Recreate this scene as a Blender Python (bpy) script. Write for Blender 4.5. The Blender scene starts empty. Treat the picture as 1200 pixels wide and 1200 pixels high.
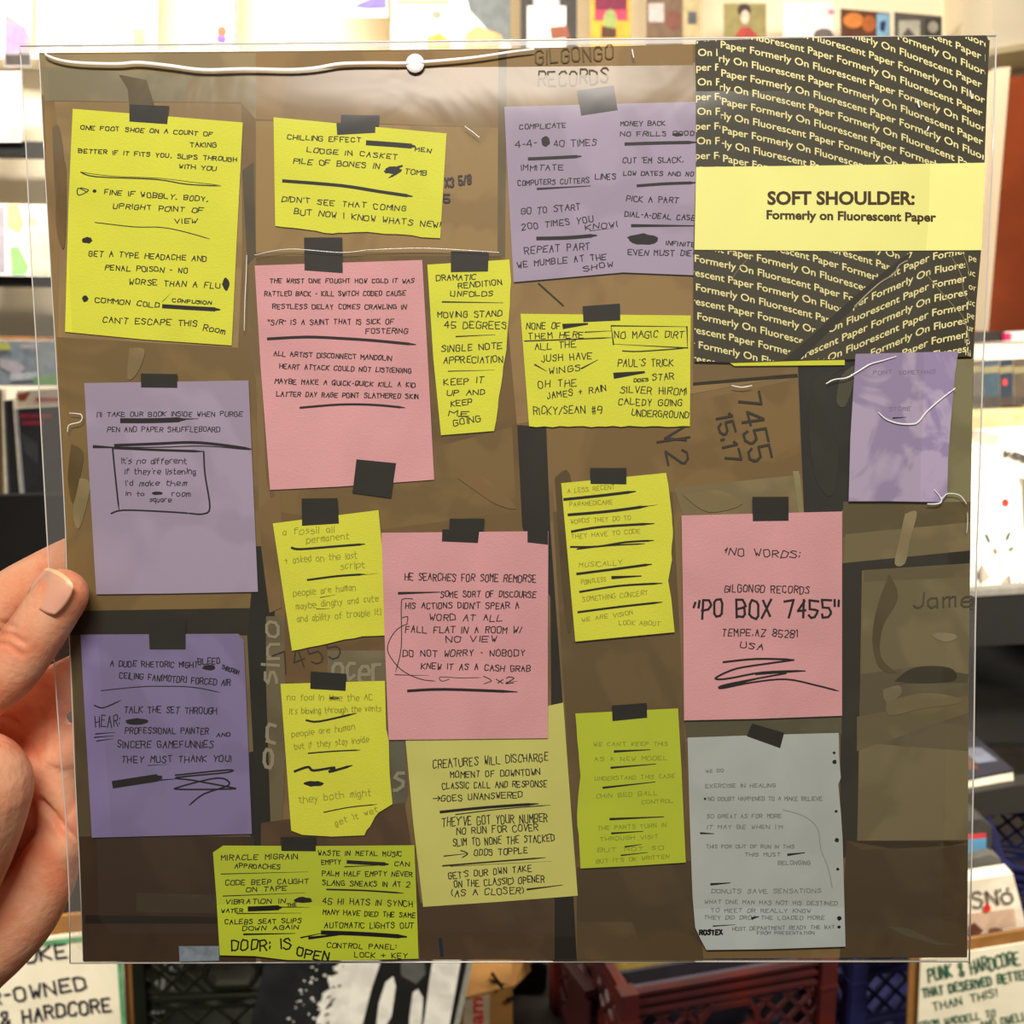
import bpy, bmesh, math, random
from mathutils import Vector, Matrix
R = random.Random(7)
SC = bpy.context.scene
COL = SC.collection

# ------------------------------------------------------------------ camera
FPX = 1230.0                      # focal length in pixels of the 1200 px frame
PITCH = math.radians(10)
CAM = Vector((0, 0, 1.5))
cd = bpy.data.cameras.new('camera'); cam = bpy.data.objects.new('camera', cd); COL.objects.link(cam)
cam.location = CAM; cam.rotation_euler = (math.radians(90) - PITCH, 0, 0)
cd.sensor_width = 36; cd.lens = 36 * FPX / 1200; cd.clip_start = 0.01
cd.dof.use_dof = True; cd.dof.focus_distance = 0.362; cd.dof.aperture_fstop = 22
SC.camera = cam
# ------------------------------------------------------------------ light and exposure
SC.view_settings.view_transform = 'Standard'; SC.view_settings.look = 'None'
SC.view_settings.gamma = 1; SC.view_settings.exposure = 0.0
SC.view_settings.use_curve_mapping = False
W = bpy.data.worlds.new('world'); SC.world = W; W.use_nodes = True
W.node_tree.nodes['Background'].inputs[0].default_value = (1.0, 0.92, 0.80, 1)
W.node_tree.nodes['Background'].inputs[1].default_value = 0.16

def area(name, loc, aim, sx, sy, power, color=(1, .86, .68)):
    l = bpy.data.lights.new(name, 'AREA'); l.shape = 'RECTANGLE'; l.size = sx; l.size_y = sy
    l.energy = power; l.color = color
    o = bpy.data.objects.new(name, l); COL.objects.link(o); o.location = loc
    o.rotation_euler = (Vector(aim) - Vector(loc)).to_track_quat('-Z', 'Y').to_euler()
    return o
area('ceiling_lamp_near', (-0.05, -0.28, 2.06), (0, .36, 1.5), .4, .12, 8.2, (1, .925, .84))
area('wall_lamp', (-1.5, 2.7, 3.05), (-1.7, 4.3, 2.0), 1.8, .2, 105, (1, .96, .90))
area('aisle_lamp', (0.6, 2.5, 3.1), (0.6, 3.6, 1.3), 1.6, .4, 54, (1, .90, .76))
area('right_fill_light', (1.5, .5, 2.5), (1.02, 1.9, .95), .5, .4, 19, (1, .92, .80)).data.spread = 1.1  # added unseen fill that brightens the sign and covers at the right
area('left_fill_light', (-1.3, .45, 2.4), (-.72, 1.4, .7), .4, .4, 10, (1, .92, .80)).data.spread = 1.1  # added unseen fill aimed at the left sign

# ------------------------------------------------------------------ geometry of the picture
FW = Vector((0, math.cos(PITCH), -math.sin(PITCH))); UP = Vector((0, math.sin(PITCH), math.cos(PITCH))); RT = Vector((1, 0, 0))
def D(px, py): return FW + RT * ((px - 600) / FPX) + UP * ((600 - py) / FPX)
def H(px, py, Z): return CAM + D(px, py) * Z                     # a point at a camera depth
def PY(px, py, Y): d = D(px, py); return CAM + d * (Y / d.y)      # a point on an upright plane
def PZ(px, py, z): d = D(px, py); return CAM + d * ((z - CAM.z) / d.z)
def zc(px, py): return 0.361 / (1 + .0145 * (px - 600) / 1200 + .0825 * (600 - py) / 1200)
O0, O1, O2 = [H(x, y, zc(x, y)) for x, y in ((100, 100), (1100, 100), (600, 1100))]
NRM = (O1 - O0).cross(O2 - O0).normalized()
if NRM.y > 0: NRM = -NRM
def S(p, off=0.0):                                                # a point on the record's own plane
    d = D(p[0], p[1]); t = (O0 - CAM).dot(NRM) / d.dot(NRM)
    return CAM + d * t + NRM * off

# ------------------------------------------------------------------ materials
def lin(c):
    return tuple((v / 255 / 12.92 if v / 255 <= .04045 else ((v / 255 + .055) / 1.055) ** 2.4) for v in c)
_m = {}
def mat(name, rgb, rough=.65, var=0.0, scale=40, spec=.3, rgb2=None, bump=0.0, bscale=300, metal=0, sss=0, coat=0, detail=4, hard=0):
    if name in _m: return _m[name]
    m = bpy.data.materials.new(name); m.use_nodes = True; nt = m.node_tree; b = nt.nodes['Principled BSDF']
    c = lin(rgb)
    b.inputs['Base Color'].default_value = (*c, 1); b.inputs['Roughness'].default_value = rough
    b.inputs['Specular IOR Level'].default_value = spec; b.inputs['Metallic'].default_value = metal
    if coat: b.inputs['Coat Weight'].default_value = coat; b.inputs['Coat Roughness'].default_value = .15
    if sss:
        b.inputs['Subsurface Weight'].default_value = sss; b.inputs['Subsurface Radius'].default_value = (.008, .003, .0015)
        b.inputs['Subsurface Scale'].default_value = 1.0
    tc = nt.nodes.new('ShaderNodeTexCoord')
    if var or rgb2:
        n = nt.nodes.new('ShaderNodeTexNoise'); n.inputs['Scale'].default_value = scale; n.inputs['Detail'].default_value = detail
        n.inputs['Distortion'].default_value = .6
        nt.links.new(tc.outputs['Object'], n.inputs['Vector'])
        r = nt.nodes.new('ShaderNodeValToRGB')
        c2 = lin(rgb2) if rgb2 else tuple(v * (1 - var) for v in c)
        c1 = c if rgb2 else tuple(min(1, v * (1 + var)) for v in c)
        a_ = .12 - .085 * hard; n.inputs['Distortion'].default_value = .6 + 1.2 * hard
        r.color_ramp.elements[0].position = .5 - a_; r.color_ramp.elements[0].color = (*c2, 1)
        r.color_ramp.elements[1].position = .5 + a_; r.color_ramp.elements[1].color = (*c1, 1)
        nt.links.new(n.outputs['Fac'], r.inputs['Fac']); nt.links.new(r.outputs['Color'], b.inputs['Base Color'])
    if bump:
        n2 = nt.nodes.new('ShaderNodeTexNoise'); n2.inputs['Scale'].default_value = bscale; n2.inputs['Detail'].default_value = 3
        nt.links.new(tc.outputs['Object'], n2.inputs['Vector'])
        bp = nt.nodes.new('ShaderNodeBump'); bp.inputs['Strength'].default_value = bump; bp.inputs['Distance'].default_value = .001
        nt.links.new(n2.outputs['Fac'], bp.inputs['Height']); nt.links.new(bp.outputs['Normal'], b.inputs['Normal'])
    _m[name] = m; return m
def film_mat(name, gloss, milk, rough, bump=0.0, bscale=20, tint=(.97, .97, .95)):
    m = bpy.data.materials.new(name); m.use_nodes = True; nt = m.node_tree; nt.nodes.clear()
    o = nt.nodes.new('ShaderNodeOutputMaterial'); t = nt.nodes.new('ShaderNodeBsdfTransparent'); g = nt.nodes.new('ShaderNodeBsdfGlossy')
    d = nt.nodes.new('ShaderNodeBsdfDiffuse'); a = nt.nodes.new('ShaderNodeMixShader'); b = nt.nodes.new('ShaderNodeMixShader')
    t.inputs[0].default_value = (*tint, 1); g.inputs['Roughness'].default_value = rough
    d.inputs[0].default_value = (.9, .88, .85, 1)
    a.inputs[0].default_value = milk; b.inputs[0].default_value = gloss
    nt.links.new(t.outputs[0], a.inputs[1]); nt.links.new(d.outputs[0], a.inputs[2])
    nt.links.new(a.outputs[0], b.inputs[1]); nt.links.new(g.outputs[0], b.inputs[2]); nt.links.new(b.outputs[0], o.inputs[0])
    if bump:
        tc = nt.nodes.new('ShaderNodeTexCoord')
        n2 = nt.nodes.new('ShaderNodeTexNoise'); n2.inputs['Scale'].default_value = bscale; n2.inputs['Detail'].default_value = 3
        n2.inputs['Distortion'].default_value = 1.2
        nt.links.new(tc.outputs['Object'], n2.inputs['Vector'])
        bp = nt.nodes.new('ShaderNodeBump'); bp.inputs['Strength'].default_value = bump; bp.inputs['Distance'].default_value = .02
        nt.links.new(n2.outputs['Fac'], bp.inputs['Height']); nt.links.new(bp.outputs['Normal'], g.inputs['Normal'])
    _m[name] = m; return m

# ------------------------------------------------------------------ object helpers
def tag(o, label=None, cat=None, group=None, kind=None, category=None):
    for k, v in (('label', label), ('category', cat or category), ('group', group), ('kind', kind)):
        if v: o[k] = v
    return o
def empty(name, loc, label, cat, group=None):
    o = bpy.data.objects.new(name, None); COL.objects.link(o); o.location = loc; o.empty_display_size = .02
    return tag(o, label, cat, group)
class MB:
    """collects faces of one mesh, world coordinates"""
    def __init__(s): s.v = []; s.f = []; s.mi = []; s.m = []
    def mid(s, m):
        if m not in s.m: s.m.append(m)
        return s.m.index(m)
    def add(s, vs, fs, m):
        b = len(s.v); s.v += [Vector(v) for v in vs]; k = s.mid(m)
        for f in fs: s.f.append([b + i for i in f]); s.mi.append(k)
    def prism(s, front, back, m, mside=None):
        n = len(front); b = len(s.v); s.v += [Vector(v) for v in front] + [Vector(v) for v in back]; k = s.mid(m); ks = s.mid(mside or m)
        s.f.append([b + i for i in range(n)]); s.mi.append(k)
        s.f.append([b + n + i for i in reversed(range(n))]); s.mi.append(ks)
        for i in range(n):
            j = (i + 1) % n; s.f.append([b + j, b + i, b + n + i, b + n + j]); s.mi.append(ks)
    def box(s, c, sz, m, M=None):
        x, y, z = [v / 2 for v in sz]
        vs = [Vector((a * x, b * y, d * z)) for d in (-1, 1) for a, b in ((-1, -1), (1, -1), (1, 1), (-1, 1))]
        vs = [(M @ v if M else v) + Vector(c) for v in vs]
        s.add(vs, [(0, 3, 2, 1), (4, 5, 6, 7), (0, 1, 5, 4), (1, 2, 6, 5), (2, 3, 7, 6), (3, 0, 4, 7)], m)
    def bar(s, a, b, w, d, m, side=None):
        a = Vector(a); b = Vector(b); t = (b - a).normalized(); u = (side or Vector((0, 1, 0))); u = (u - t * u.dot(t)).normalized(); v = t.cross(u)
        q = [u * d / 2 + v * w / 2, u * d / 2 - v * w / 2, -u * d / 2 - v * w / 2, -u * d / 2 + v * w / 2]
        s.add([a + x for x in q] + [b + x for x in q], [(0, 1, 2, 3), (7, 6, 5, 4), (0, 4, 5, 1), (1, 5, 6, 2), (2, 6, 7, 3), (3, 7, 4, 0)], m)
    def tube(s, pts, rad, m, n=8):
        pts = [Vector(p) for p in pts]; rr = rad if isinstance(rad, (list, tuple)) else [rad] * len(pts); rings = []
        for i, p in enumerate(pts):
            t = (pts[min(i + 1, len(pts) - 1)] - pts[max(i - 1, 0)]).normalized()
            u = NRM - t * NRM.dot(t)
            if u.length < .1: u = Vector((1, 0, 0)) - t * t.x
            u.normalize(); v = t.cross(u)
            rings.append([p + (u * math.cos(a) + v * math.sin(a)) * rr[i] for a in [2 * math.pi * k / n for k in range(n)]])
        vs = [q for r in rings for q in r]; fs = []
        for i in range(len(pts) - 1):
            for k in range(n): l = (k + 1) % n; fs.append((i * n + k, i * n + l, (i + 1) * n + l, (i + 1) * n + k))
        fs.append(tuple(reversed(range(n)))); fs.append(tuple((len(pts) - 1) * n + k for k in range(n)))
        s.add(vs, fs, m)
    def build(s, name, parent=None, smooth=False, **kw):
        me = bpy.data.meshes.new(name); c = sum(s.v, Vector()) / len(s.v)
        me.from_pydata([v - c for v in s.v], [], s.f); me.validate(); me.update()
        for m in s.m: me.materials.append(m)
        if len(s.m) > 1 and len(me.polygons) == len(s.mi):
            me.polygons.foreach_set('material_index', s.mi)
        if smooth: me.polygons.foreach_set('use_smooth', [True] * len(me.polygons))
        o = bpy.data.objects.new(name, me); COL.objects.link(o); o.location = c
        if parent: adopt(o, parent)
        return tag(o, **kw)
def worldpos(o):
    p = o.location.copy(); q = o.parent
    while q: p += q.location; q = q.parent
    return p
def adopt(o, parent): o.parent = parent; o.location = o.location - worldpos(parent)
def world_mesh_obj(o): return o

# flat printed or pasted pieces on the record plane (pixel coordinates name points of that plane)
def slab(mb, poly, o0, o1, m, mside=None):
    mb.prism([S(p, o1) for p in poly], [S(p, o0) for p in poly], m, mside)
def torn(a, b, n, amp):
    out = []
    for i in range(n):
        t = i / n; out.append((a[0] + (b[0] - a[0]) * t + (R.uniform(-amp, amp) if i else 0), a[1] + (b[1] - a[1]) * t + (R.uniform(-amp, amp) if i else 0)))
    return out

G = dict(A="022842/1535", B="02083847463505/3544433202", C="4738180703123243", D="02082847432202", E="48080242/0535", F="480802/0535",
 G="47381807031232434525", H="0208/4248/0545", I="0208", J="3833221203", K="0208/480542", L="080242", M="0208254842", N="02084248",
 O="180703123243473818", P="02083847463505", Q="180703123243473818/2442", R="02083847463505/2542", S="47381807163544321203", T="0848/2822",
 U="080312324348", V="082248", W="0812253248", X="0842/4802", Y="082548/2522", Z="08480242",
 a="36160503123335/3632", b="0802/0516364543321203", c="361605031233", d="36160503123335/3832", e="044445361605031242", f="38281712/0636",
 g="361605031233/3631201001", h="0802/0516364542", i="0602/0807", j="261100", k="0802/360432", l="0802", m="0206/05162622/25364642",
 n="0206/0516364542", o="160503123243453616", p="0600/0516364543321203", q="361605031233/3630", r="0206/051636", s="36160534331202",
 t="18132232/0636", u="060312223336/3632", v="061236", w="0612253246", x="0632/3602", y="0623/3600", z="06360232")
G.update({'0': "180703123243473818", '1': "071812", '2': "07183847460242", '3': "071838474635444332 1203".replace(' ', ''), '4': "380444/3832",
 '5': "480805354443321203", '6': "3815031232434405", '7': "084822", '8': "180706354443321203043546473818", '9': "4505071838474232",
 '-': "0525", '.': "0203", ',': "1302", ':': "0304/0607", '!': "0804/0302", "'": "0807", '"': "0806/2826", '/': "0238", '+': "2327/0545",
 '(': "18060412", ')': "08161402", '[': "18080212", ']': "08181202", '#': "1218/3238/0444/0646", '*': "1418/0517/0715",
 '&': "42071838361403123244", '>': "0575/577553", 'ö': "160503123243453616/0807/3837"})
RC = [0]
def ribbon(mb, pts, w, fn, m, taper=False):
    """flat pen stroke through pixel points; fn maps a pixel to space"""
    n = len(pts)
    for i in range(n - 1):
        a = Vector(pts[i]); b = Vector(pts[i + 1]); t = b - a
        if t.length < 1e-5: t = Vector((1, 0))
        t.normalize(); q = Vector((-t.y, t.x)) * w / 2; e = t * w * .35
        q2 = q * (.35 if taper and i == n - 2 else 1)
        vs = [a - e + q, b + e + q2, b + e - q2, a - e - q]; RC[0] += 1
        mb.add([fn(v) + NRM * (4e-6 * (RC[0] % 4)) for v in vs], [(0, 1, 2, 3)], m)
def smooth(pts, k=5):
    if len(pts) < 3: return pts
    P = [pts[0]] + list(pts) + [pts[-1]]; out = []
    for i in range(1, len(P) - 2):
        for j in range(k):
            t = j / k
            out.append(tuple(.5 * ((2 * P[i][c]) + (-P[i - 1][c] + P[i + 1][c]) * t + (2 * P[i - 1][c] - 5 * P[i][c] + 4 * P[i + 1][c] - P[i + 2][c]) * t * t + (-P[i - 1][c] + 3 * P[i][c] - 3 * P[i + 1][c] + P[i + 2][c]) * t ** 3) for c in (0, 1)))
    out.append(pts[-1]); return out
def hand_text(mb, text, a, b, h, w, fn, m, jit=.42):
    adv = 0; items = []
    for ch in text:
        if ch == ' ': adv += 5.2; continue
        g = G.get(ch) or G.get(ch.upper())
        if not g: continue
        pl = [[(int(q[i]), int(q[i + 1])) for i in range(0, len(q), 2)] for q in g.split('/')]
        wd = max(x for q in pl for x, y in q); items.append((adv, pl)); adv += wd + 1.9
    adv = max(adv - 1.9, 1); A = Vector(a); B = Vector(b); t = (B - A); L = t.length; t.normalize(); u = Vector((t.y, -t.x)); k = L / adv; hh = h / 6
    for x0, pl in items:
        dy = R.uniform(-.5, .5); sl = R.uniform(-.05, .15)
        for q in pl:
            pts = []
            for x, y in q:
                x += R.uniform(-jit, jit); y += R.uniform(-jit, jit) - 2 + dy
                pts.append(A + t * ((x0 + x + sl * y) * k) + u * (y * hh))
            ribbon(mb, pts, w, fn, m)
def blob(mb, x0, y0, x1, y1, fn, m):
    cx, cy, rx, ry = (x0 + x1) / 2, (y0 + y1) / 2, (x1 - x0) / 2, (y1 - y0) / 2
    vs = [fn((cx + rx * math.cos(a) * R.uniform(.8, 1.05), cy + ry * math.sin(a) * R.uniform(.75, 1.05))) for a in [2 * math.pi * i / 16 for i in range(16)]]
    mb.add(vs, [tuple(range(16))], m)
def font_mesh(text, bold=0.0):
    """glyph outlines of Blender's built-in font as (verts, faces), cap height scaled to 1"""
    cu = bpy.data.curves.new('t', 'FONT'); cu.body = text; cu.offset = bold; cu.resolution_u = 3
    o = bpy.data.objects.new('t', cu); COL.objects.link(o)
    dg = bpy.context.evaluated_depsgraph_get(); me = o.evaluated_get(dg).to_mesh()
    vs = [(v.co.x / .729, v.co.y / .729) for v in me.vertices]; fs = [tuple(p.vertices) for p in me.polygons]
    o.evaluated_get(dg).to_mesh_clear(); bpy.data.objects.remove(o); bpy.data.curves.remove(cu)
    return vs, fs
def clip(vs, fs, poly):
    """keep what lies inside a convex pixel polygon"""
    bm = bmesh.new(); V = [bm.verts.new((x, y, 0)) for x, y in vs]
    for f in fs:
        try: bm.faces.new([V[i] for i in f])
        except ValueError: pass
    cx = sum(p[0] for p in poly) / len(poly); cy = sum(p[1] for p in poly) / len(poly)
    for i in range(len(poly)):
        a, b = poly[i], poly[(i + 1) % len(poly)]; n = Vector((b[1] - a[1], a[0] - b[0], 0))
        if n.dot(Vector((cx - a[0], cy - a[1], 0))) > 0: n = -n
        bmesh.ops.bisect_plane(bm, geom=bm.verts[:] + bm.edges[:] + bm.faces[:], plane_co=(a[0], a[1], 0), plane_no=n, clear_outer=True, dist=1e-5)
    bm.verts.index_update(); v = [(q.co.x, q.co.y) for q in bm.verts]; f = [tuple(q.index for q in g.verts) for g in bm.faces]
    bm.free(); return v, f

# ------------------------------------------------------------------ the room
walls = mat('wall_paint', (246, 232, 204), .8, .03, 3)
def struct(name, mb, parent=None): return mb.build(name, parent, kind='structure')
b = MB(); b.box((0, 1.0, -.05), (9, 8, .1), mat('floor_boards', (58, 42, 32), .7, .25, 9)); struct('floor', b)
b = MB(); b.box((0, 4.36, 1.6), (9, .1, 3.4), walls); struct('wall_back', b)
b = MB(); b.prism([PY(x, y, 3.9) for x, y in ((1163, -120), (1320, -120), (1320, 34), (1163, 62))], [PY(x, y, 3.9) + Vector((0, .41, 0)) for x, y in ((1163, -120), (1320, -120), (1320, 34), (1163, 62))], mat('soffit_paint', (226, 214, 188), .8, .03, 3)); struct('trim_1', b)
b = MB(); b.prism([PY(x, y, 3.88) for x, y in ((1163, 57), (1320, 30), (1320, 40), (1163, 64))], [PY(x, y, 3.88) + Vector((0, .43, 0)) for x, y in ((1163, 57), (1320, 30), (1320, 40), (1163, 64))], mat('soffit_lip', (196, 180, 140), .8)); struct('trim_2', b)

blk = mat('black_board', (15, 14, 13), .6, .2, 12)
def fbox(mb, quad, Y, th, m, mside=None, off=0):
    f = [PY(x, y, Y) + Vector((0, -off, 0)) for x, y in quad]; mb.prism(f, [p + Vector((0, th, 0)) for p in f], m, mside)
def flat(mb, poly, Y, m, off=.001): mb.add([PY(x, y, Y) + Vector((0, -off, 0)) for x, y in poly], [tuple(range(len(poly)))], m)
def rect(x0, y0, x1, y1): return [(x0, y0), (x1, y0), (x1, y1), (x0, y1)]
def oval(cx, cy, rx, ry, n=18, rot=0): return [(cx + rx * math.cos(a) * math.cos(rot) - ry * math.sin(a) * math.sin(rot), cy + rx * math.cos(a) * math.sin(rot) + ry * math.sin(a) * math.cos(rot)) for a in [2 * math.pi * i / n for i in range(n)]]
_c = {}
def cm(rgb, rough=.55, var=.12, scale=30):
    return mat('print_%d_%d_%d' % rgb, rgb, rough, var, scale)

# display rails on the back wall
def rail(q, Y, label):
    t = empty('display_rail', PY(*q[3], Y), label, 'shelf')
    b = MB(); fbox(b, q, Y, .12, blk); b.build('ledge', t)
    b = MB(); x0, y0 = q[0]; x1, y1 = q[1]
    fbox(b, [(x0, y0 - 3), (x1, y1 - 3), (x1, y1), (x0, y0)], Y, .012, blk); b.build('lip', t)
rail([(-160, 166), (300, 172), (300, 184), (-160, 178)], 4.05, 'black display rail on the left wall, upper one beside the sleeve')
rail([(-160, 322), (300, 326), (300, 338), (-160, 334)], 4.05, 'black display rail on the left wall, lower one under the green cover')
b = MB(); fbox(b, [(-160, 30), (1150, 30), (1150, 56), (-160, 56)], 4.22, .09, mat('white_rail', (240, 228, 205), .7))
b = MB(); fbox(b, [(-160, 58), (1130, 62), (1130, 72), (-160, 68)], 4.12, .19, mat('white_rail', (240, 228, 205), .7))
t = b.build('picture_ledge', label='long white picture ledge on the back wall behind the record', category='shelf')

def cover(quad, Y, base, arts, label, name='record_cover', group='record covers displayed on the back wall', th=.008):
    t = empty(name, PY(*quad[3], Y), label, 'record', group)
    b = MB(); fbox(b, quad, Y, th, base, cm((235, 228, 210))); b.build('sleeve', t)
    if arts:
        b = MB()
        for i, (poly, m) in enumerate(arts): flat(b, poly, Y, m, .001 + .0008 * i)
        b.build('cover_art', t, kind='stuff')
    return t
WY = 4.12
cover(rect(5, -60, 36, 78), WY, cm((235, 225, 225)), [([(6, 15), (30, 32), (36, 45), (36, 77), (6, 77)], cm((140, 130, 135))), ([(6, 28), (30, 30), (30, 60), (6, 60)], cm((215, 120, 180))), (rect(6, 64, 36, 77), cm((60, 50, 45)))], 'record cover with pink and dark grey blocks in the upper left corner')
cover(rect(44, -60, 78, 60), WY, cm((250, 245, 235)), [([(62, 18), (70, 22), (77, 50), (70, 52)], cm((150, 145, 140))), ([(50, 14), (62, 15), (60, 22), (50, 20)], cm((190, 180, 160)))], 'nearly white record cover with a thin grey curve, beside the pink one')
cover(rect(80, -60, 184, 60), WY, cm((250, 240, 232)), [([(80, 28), (98, 22), (98, 58), (80, 58)], cm((165, 165, 178))), ([(100, 10), (140, 14), (150, 28), (120, 48), (100, 40)], cm((235, 190, 185))), ([(132, 15), (160, 12), (168, 28), (140, 30)], cm((225, 140, 135))), ([(158, 10), (183, 12), (183, 32), (166, 28)], cm((150, 150, 155))), ([(155, 34), (170, 33), (172, 54), (156, 54)], cm((200, 165, 110)))], 'white record cover with red and grey shapes, third from the left')
cover(rect(210, -60, 279, 60), WY, cm((250, 246, 240)), [([(216, 44), (232, 42), (248, 50), (248, 58), (216, 58)], cm((175, 175, 178))), (oval(260, 37, 6, 7), cm((235, 90, 50))), ([(254, 42), (266, 43), (264, 52), (254, 50)], cm((110, 80, 160))), (rect(273, -50, 279, 55), cm((150, 130, 120))), (oval(247, 8, 5, 4), cm((150, 150, 140)))], 'white record cover with a small orange ball, left of centre')
cover(rect(370, -70, 454, 20), WY - .03, cm((248, 244, 246)), [([(412, 8), (440, -5), (453, -5), (453, 10), (430, 11)], cm((110, 95, 195))), ([(376, 0), (382, -2), (396, 17), (392, 18)], cm((190, 180, 225)))], 'white record cover with a violet blue shape, hung high')
cover(rect(458, -60, 598, 60), WY, cm((252, 246, 230)), [([(545, -10), (598, -10), (598, 52), (572, 36), (550, 12)], cm((110, 115, 112))), ([(500, 44), (515, 38), (528, 48), (528, 58), (500, 58)], cm((240, 160, 70))), ([(545, 40), (560, 30), (588, 42), (586, 58), (545, 58)], cm((245, 170, 110))), (rect(464, 0, 526, 5), cm((235, 200, 120))), (oval(511, 17, 6, 5), cm((150, 150, 130)))], 'cream record cover with orange flames and a dark grey mass')
cover(rect(610, -70, 676, 60), WY, cm((62, 56, 54)), [(rect(618, 7, 663, 58), cm((250, 246, 232))), ([(624, -20), (655, -20), (656, 8), (625, 8)], cm((190, 188, 190))), ([(644, 32), (664, 30), (668, 44), (646, 46)], cm((150, 85, 60)))], 'black record cover with a white square in the middle of the top row')
cover(rect(692, -70, 739, 60), WY, cm((245, 165, 50)), [(rect(697, -50, 735, 14), cm((120, 30, 60))), (rect(697, 12, 735, 24), cm((225, 60, 90))), (oval(715, 24, 8, 13), cm((150, 165, 95))), ([(705, 30), (712, 32), (722, 34), (722, 44), (704, 44)], cm((80, 50, 30)))], 'orange and maroon record cover with a green oval head shape')
cover(rect(756, -70, 822, 60), WY, cm((190, 170, 125)), [(rect(757, -60, 800, 58), cm((115, 90, 68))), (rect(760, 4, 778, 26), cm((190, 180, 175))), (oval(789, 24, 9, 12), cm((120, 70, 55))), (rect(806, 14, 816, 28), cm((85, 85, 90)))], 'brown photographic record cover with a standing figure and a small white sheet')
cover(rect(848, 4, 898, 58), WY, cm((150, 138, 85)), [(oval(872, 12, 8, 8), cm((60, 45, 40))), (oval(873, 20, 5, 8), cm((235, 200, 180))), ([(862, 42), (868, 32), (878, 32), (890, 44), (890, 57), (860, 57)], cm((175, 65, 55)))], 'olive green record cover showing a dark haired person in red')
cover(rect(918, 2, 977, 60), WY, cm((252, 248, 236)), [(oval(965, 42, 12, 9), cm((110, 100, 95))), (oval(974, 14, 4, 3), cm((235, 130, 160)))], 'white record cover with a dark rounded shape at its foot')
cover([(985, 10), (1043, 15), (1043, 60), (985, 60)], WY, cm((95, 55, 35)), [(oval(1000, 24, 12, 9), cm((215, 130, 60))), (oval(1018, 28, 8, 10), cm((180, 100, 50))), (rect(1027, 16, 1042, 58), cm((130, 175, 205))), ([(1031, 26), (1038, 24), (1036, 38), (1031, 36)], cm((30, 50, 90)))], 'dark brown record cover with orange glow and a pale blue panel')
cover([(1048, 14), (1104, 19), (1104, 62), (1048, 62)], WY, cm((90, 85, 78)), [(rect(1053, 24, 1078, 60), cm((180, 175, 160))), ([(1058, 40), (1064, 32), (1072, 42), (1072, 58), (1058, 58)], cm((90, 88, 82))), (rect(1084, 22, 1102, 60), cm((60, 58, 54))), (oval(1093, 32, 6, 7), cm((160, 155, 140)))], 'black and white record cover, last on the right of the top row')
cover(rect(-60, 84, 24, 166), 4.02, cm((252, 240, 236)), [([(-20, 84), (20, 90), (22, 105), (0, 118), (-20, 108)], cm((245, 190, 190))), ([(-20, 140), (10, 142), (20, 152), (0, 156), (-20, 150)], cm((190, 175, 215))), ([(14, 150), (23, 140), (23, 164), (10, 164)], cm((240, 235, 150)))], 'white record cover with pale pink strokes on the upper left rail')
cover([(-60, 238), (66, 240), (66, 324), (-60, 322)], 4.02, cm((252, 250, 232)), [(rect(-58, 242, 6, 320), cm((170, 160, 165))), ([(8, 240), (22, 240), (28, 262), (22, 275), (8, 265)], cm((240, 235, 130))), (oval(38, 262, 7, 8), cm((240, 190, 170))), ([(12, 290), (22, 288), (34, 312), (30, 321), (14, 321)], cm((150, 225, 120))), ([(30, 262), (56, 270), (60, 320), (36, 320)], cm((240, 246, 190)))], 'pale yellow record cover with a green patch on the lower left rail')

def open_bin(x0, x1, y0, y1, z0, z1, m, t):
    for nm, c, sz in (('side_panel', (x0 + .006, (y0 + y1) / 2, (z0 + z1) / 2), (.012, y1 - y0, z1 - z0)), ('side_panel', (x1 - .006, (y0 + y1) / 2, (z0 + z1) / 2), (.012, y1 - y0, z1 - z0)),
                      ('back_panel', ((x0 + x1) / 2, y1 - .006, (z0 + z1) / 2), (x1 - x0 - .024, .012, z1 - z0)), ('bottom_panel', ((x0 + x1) / 2, (y0 + y1) / 2, z0 + .006), (x1 - x0 - .024, y1 - y0 - .024, .012))):
        q = MB(); q.box(c, sz, m); q.build(nm, t)
# left record bin with sleeves
t = empty('record_bin', PY(-60, 760, 2.15), 'black record bin behind the fingers at the left edge', 'bin')
b = MB(); fbox(b, [(-160, 583), (200, 578), (200, 800), (-160, 800)], 2.15, .03, mat('bin_front', (32, 30, 28), .6, .1, 8)); b.build('front_panel', t)
c_ = PY(20, 583, 2.18); open_bin(c_.x - .33, c_.x + .31, 2.18, 2.96, c_.z - .32, c_.z, blk, t)
b = MB(); fbox(b, [(-160, 392), (85, 396), (85, 401), (-160, 398)], 2.96, .03, mat('rail_wood', (176, 120, 66), .6, .2, 20)); b.build('rear_edge', t)
cover([(-90, 398), (118, 400), (118, 452), (-90, 452)], 2.9, cm((168, 178, 190)), [([(0, 420), (22, 424), (30, 432), (20, 440), (0, 430)], cm((215, 205, 215))), ([(12, 438), (44, 436), (44, 444), (12, 446)], cm((225, 232, 238))), ([(-5, 402), (10, 401), (14, 410), (-5, 410)], cm((215, 215, 110))), (rect(24, 403, 44, 408), cm((215, 205, 200))), ([(40, 442), (70, 438), (70, 452), (40, 450)], cm((150, 205, 140)))], 'slate blue record cover standing at the back of the left bin', group='records in the left bin', th=.05)
cover([(20, 458), (120, 452), (124, 480), (14, 484)], 2.42, cm((232, 224, 212)), [([(20, 462), (36, 459), (30, 470), (22, 470)], cm((150, 70, 50))), (rect(42, 466, 70, 471), cm((205, 90, 100)))], 'white topped record sleeve with red marks in the left bin', group='records in the left bin', th=.03)
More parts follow.
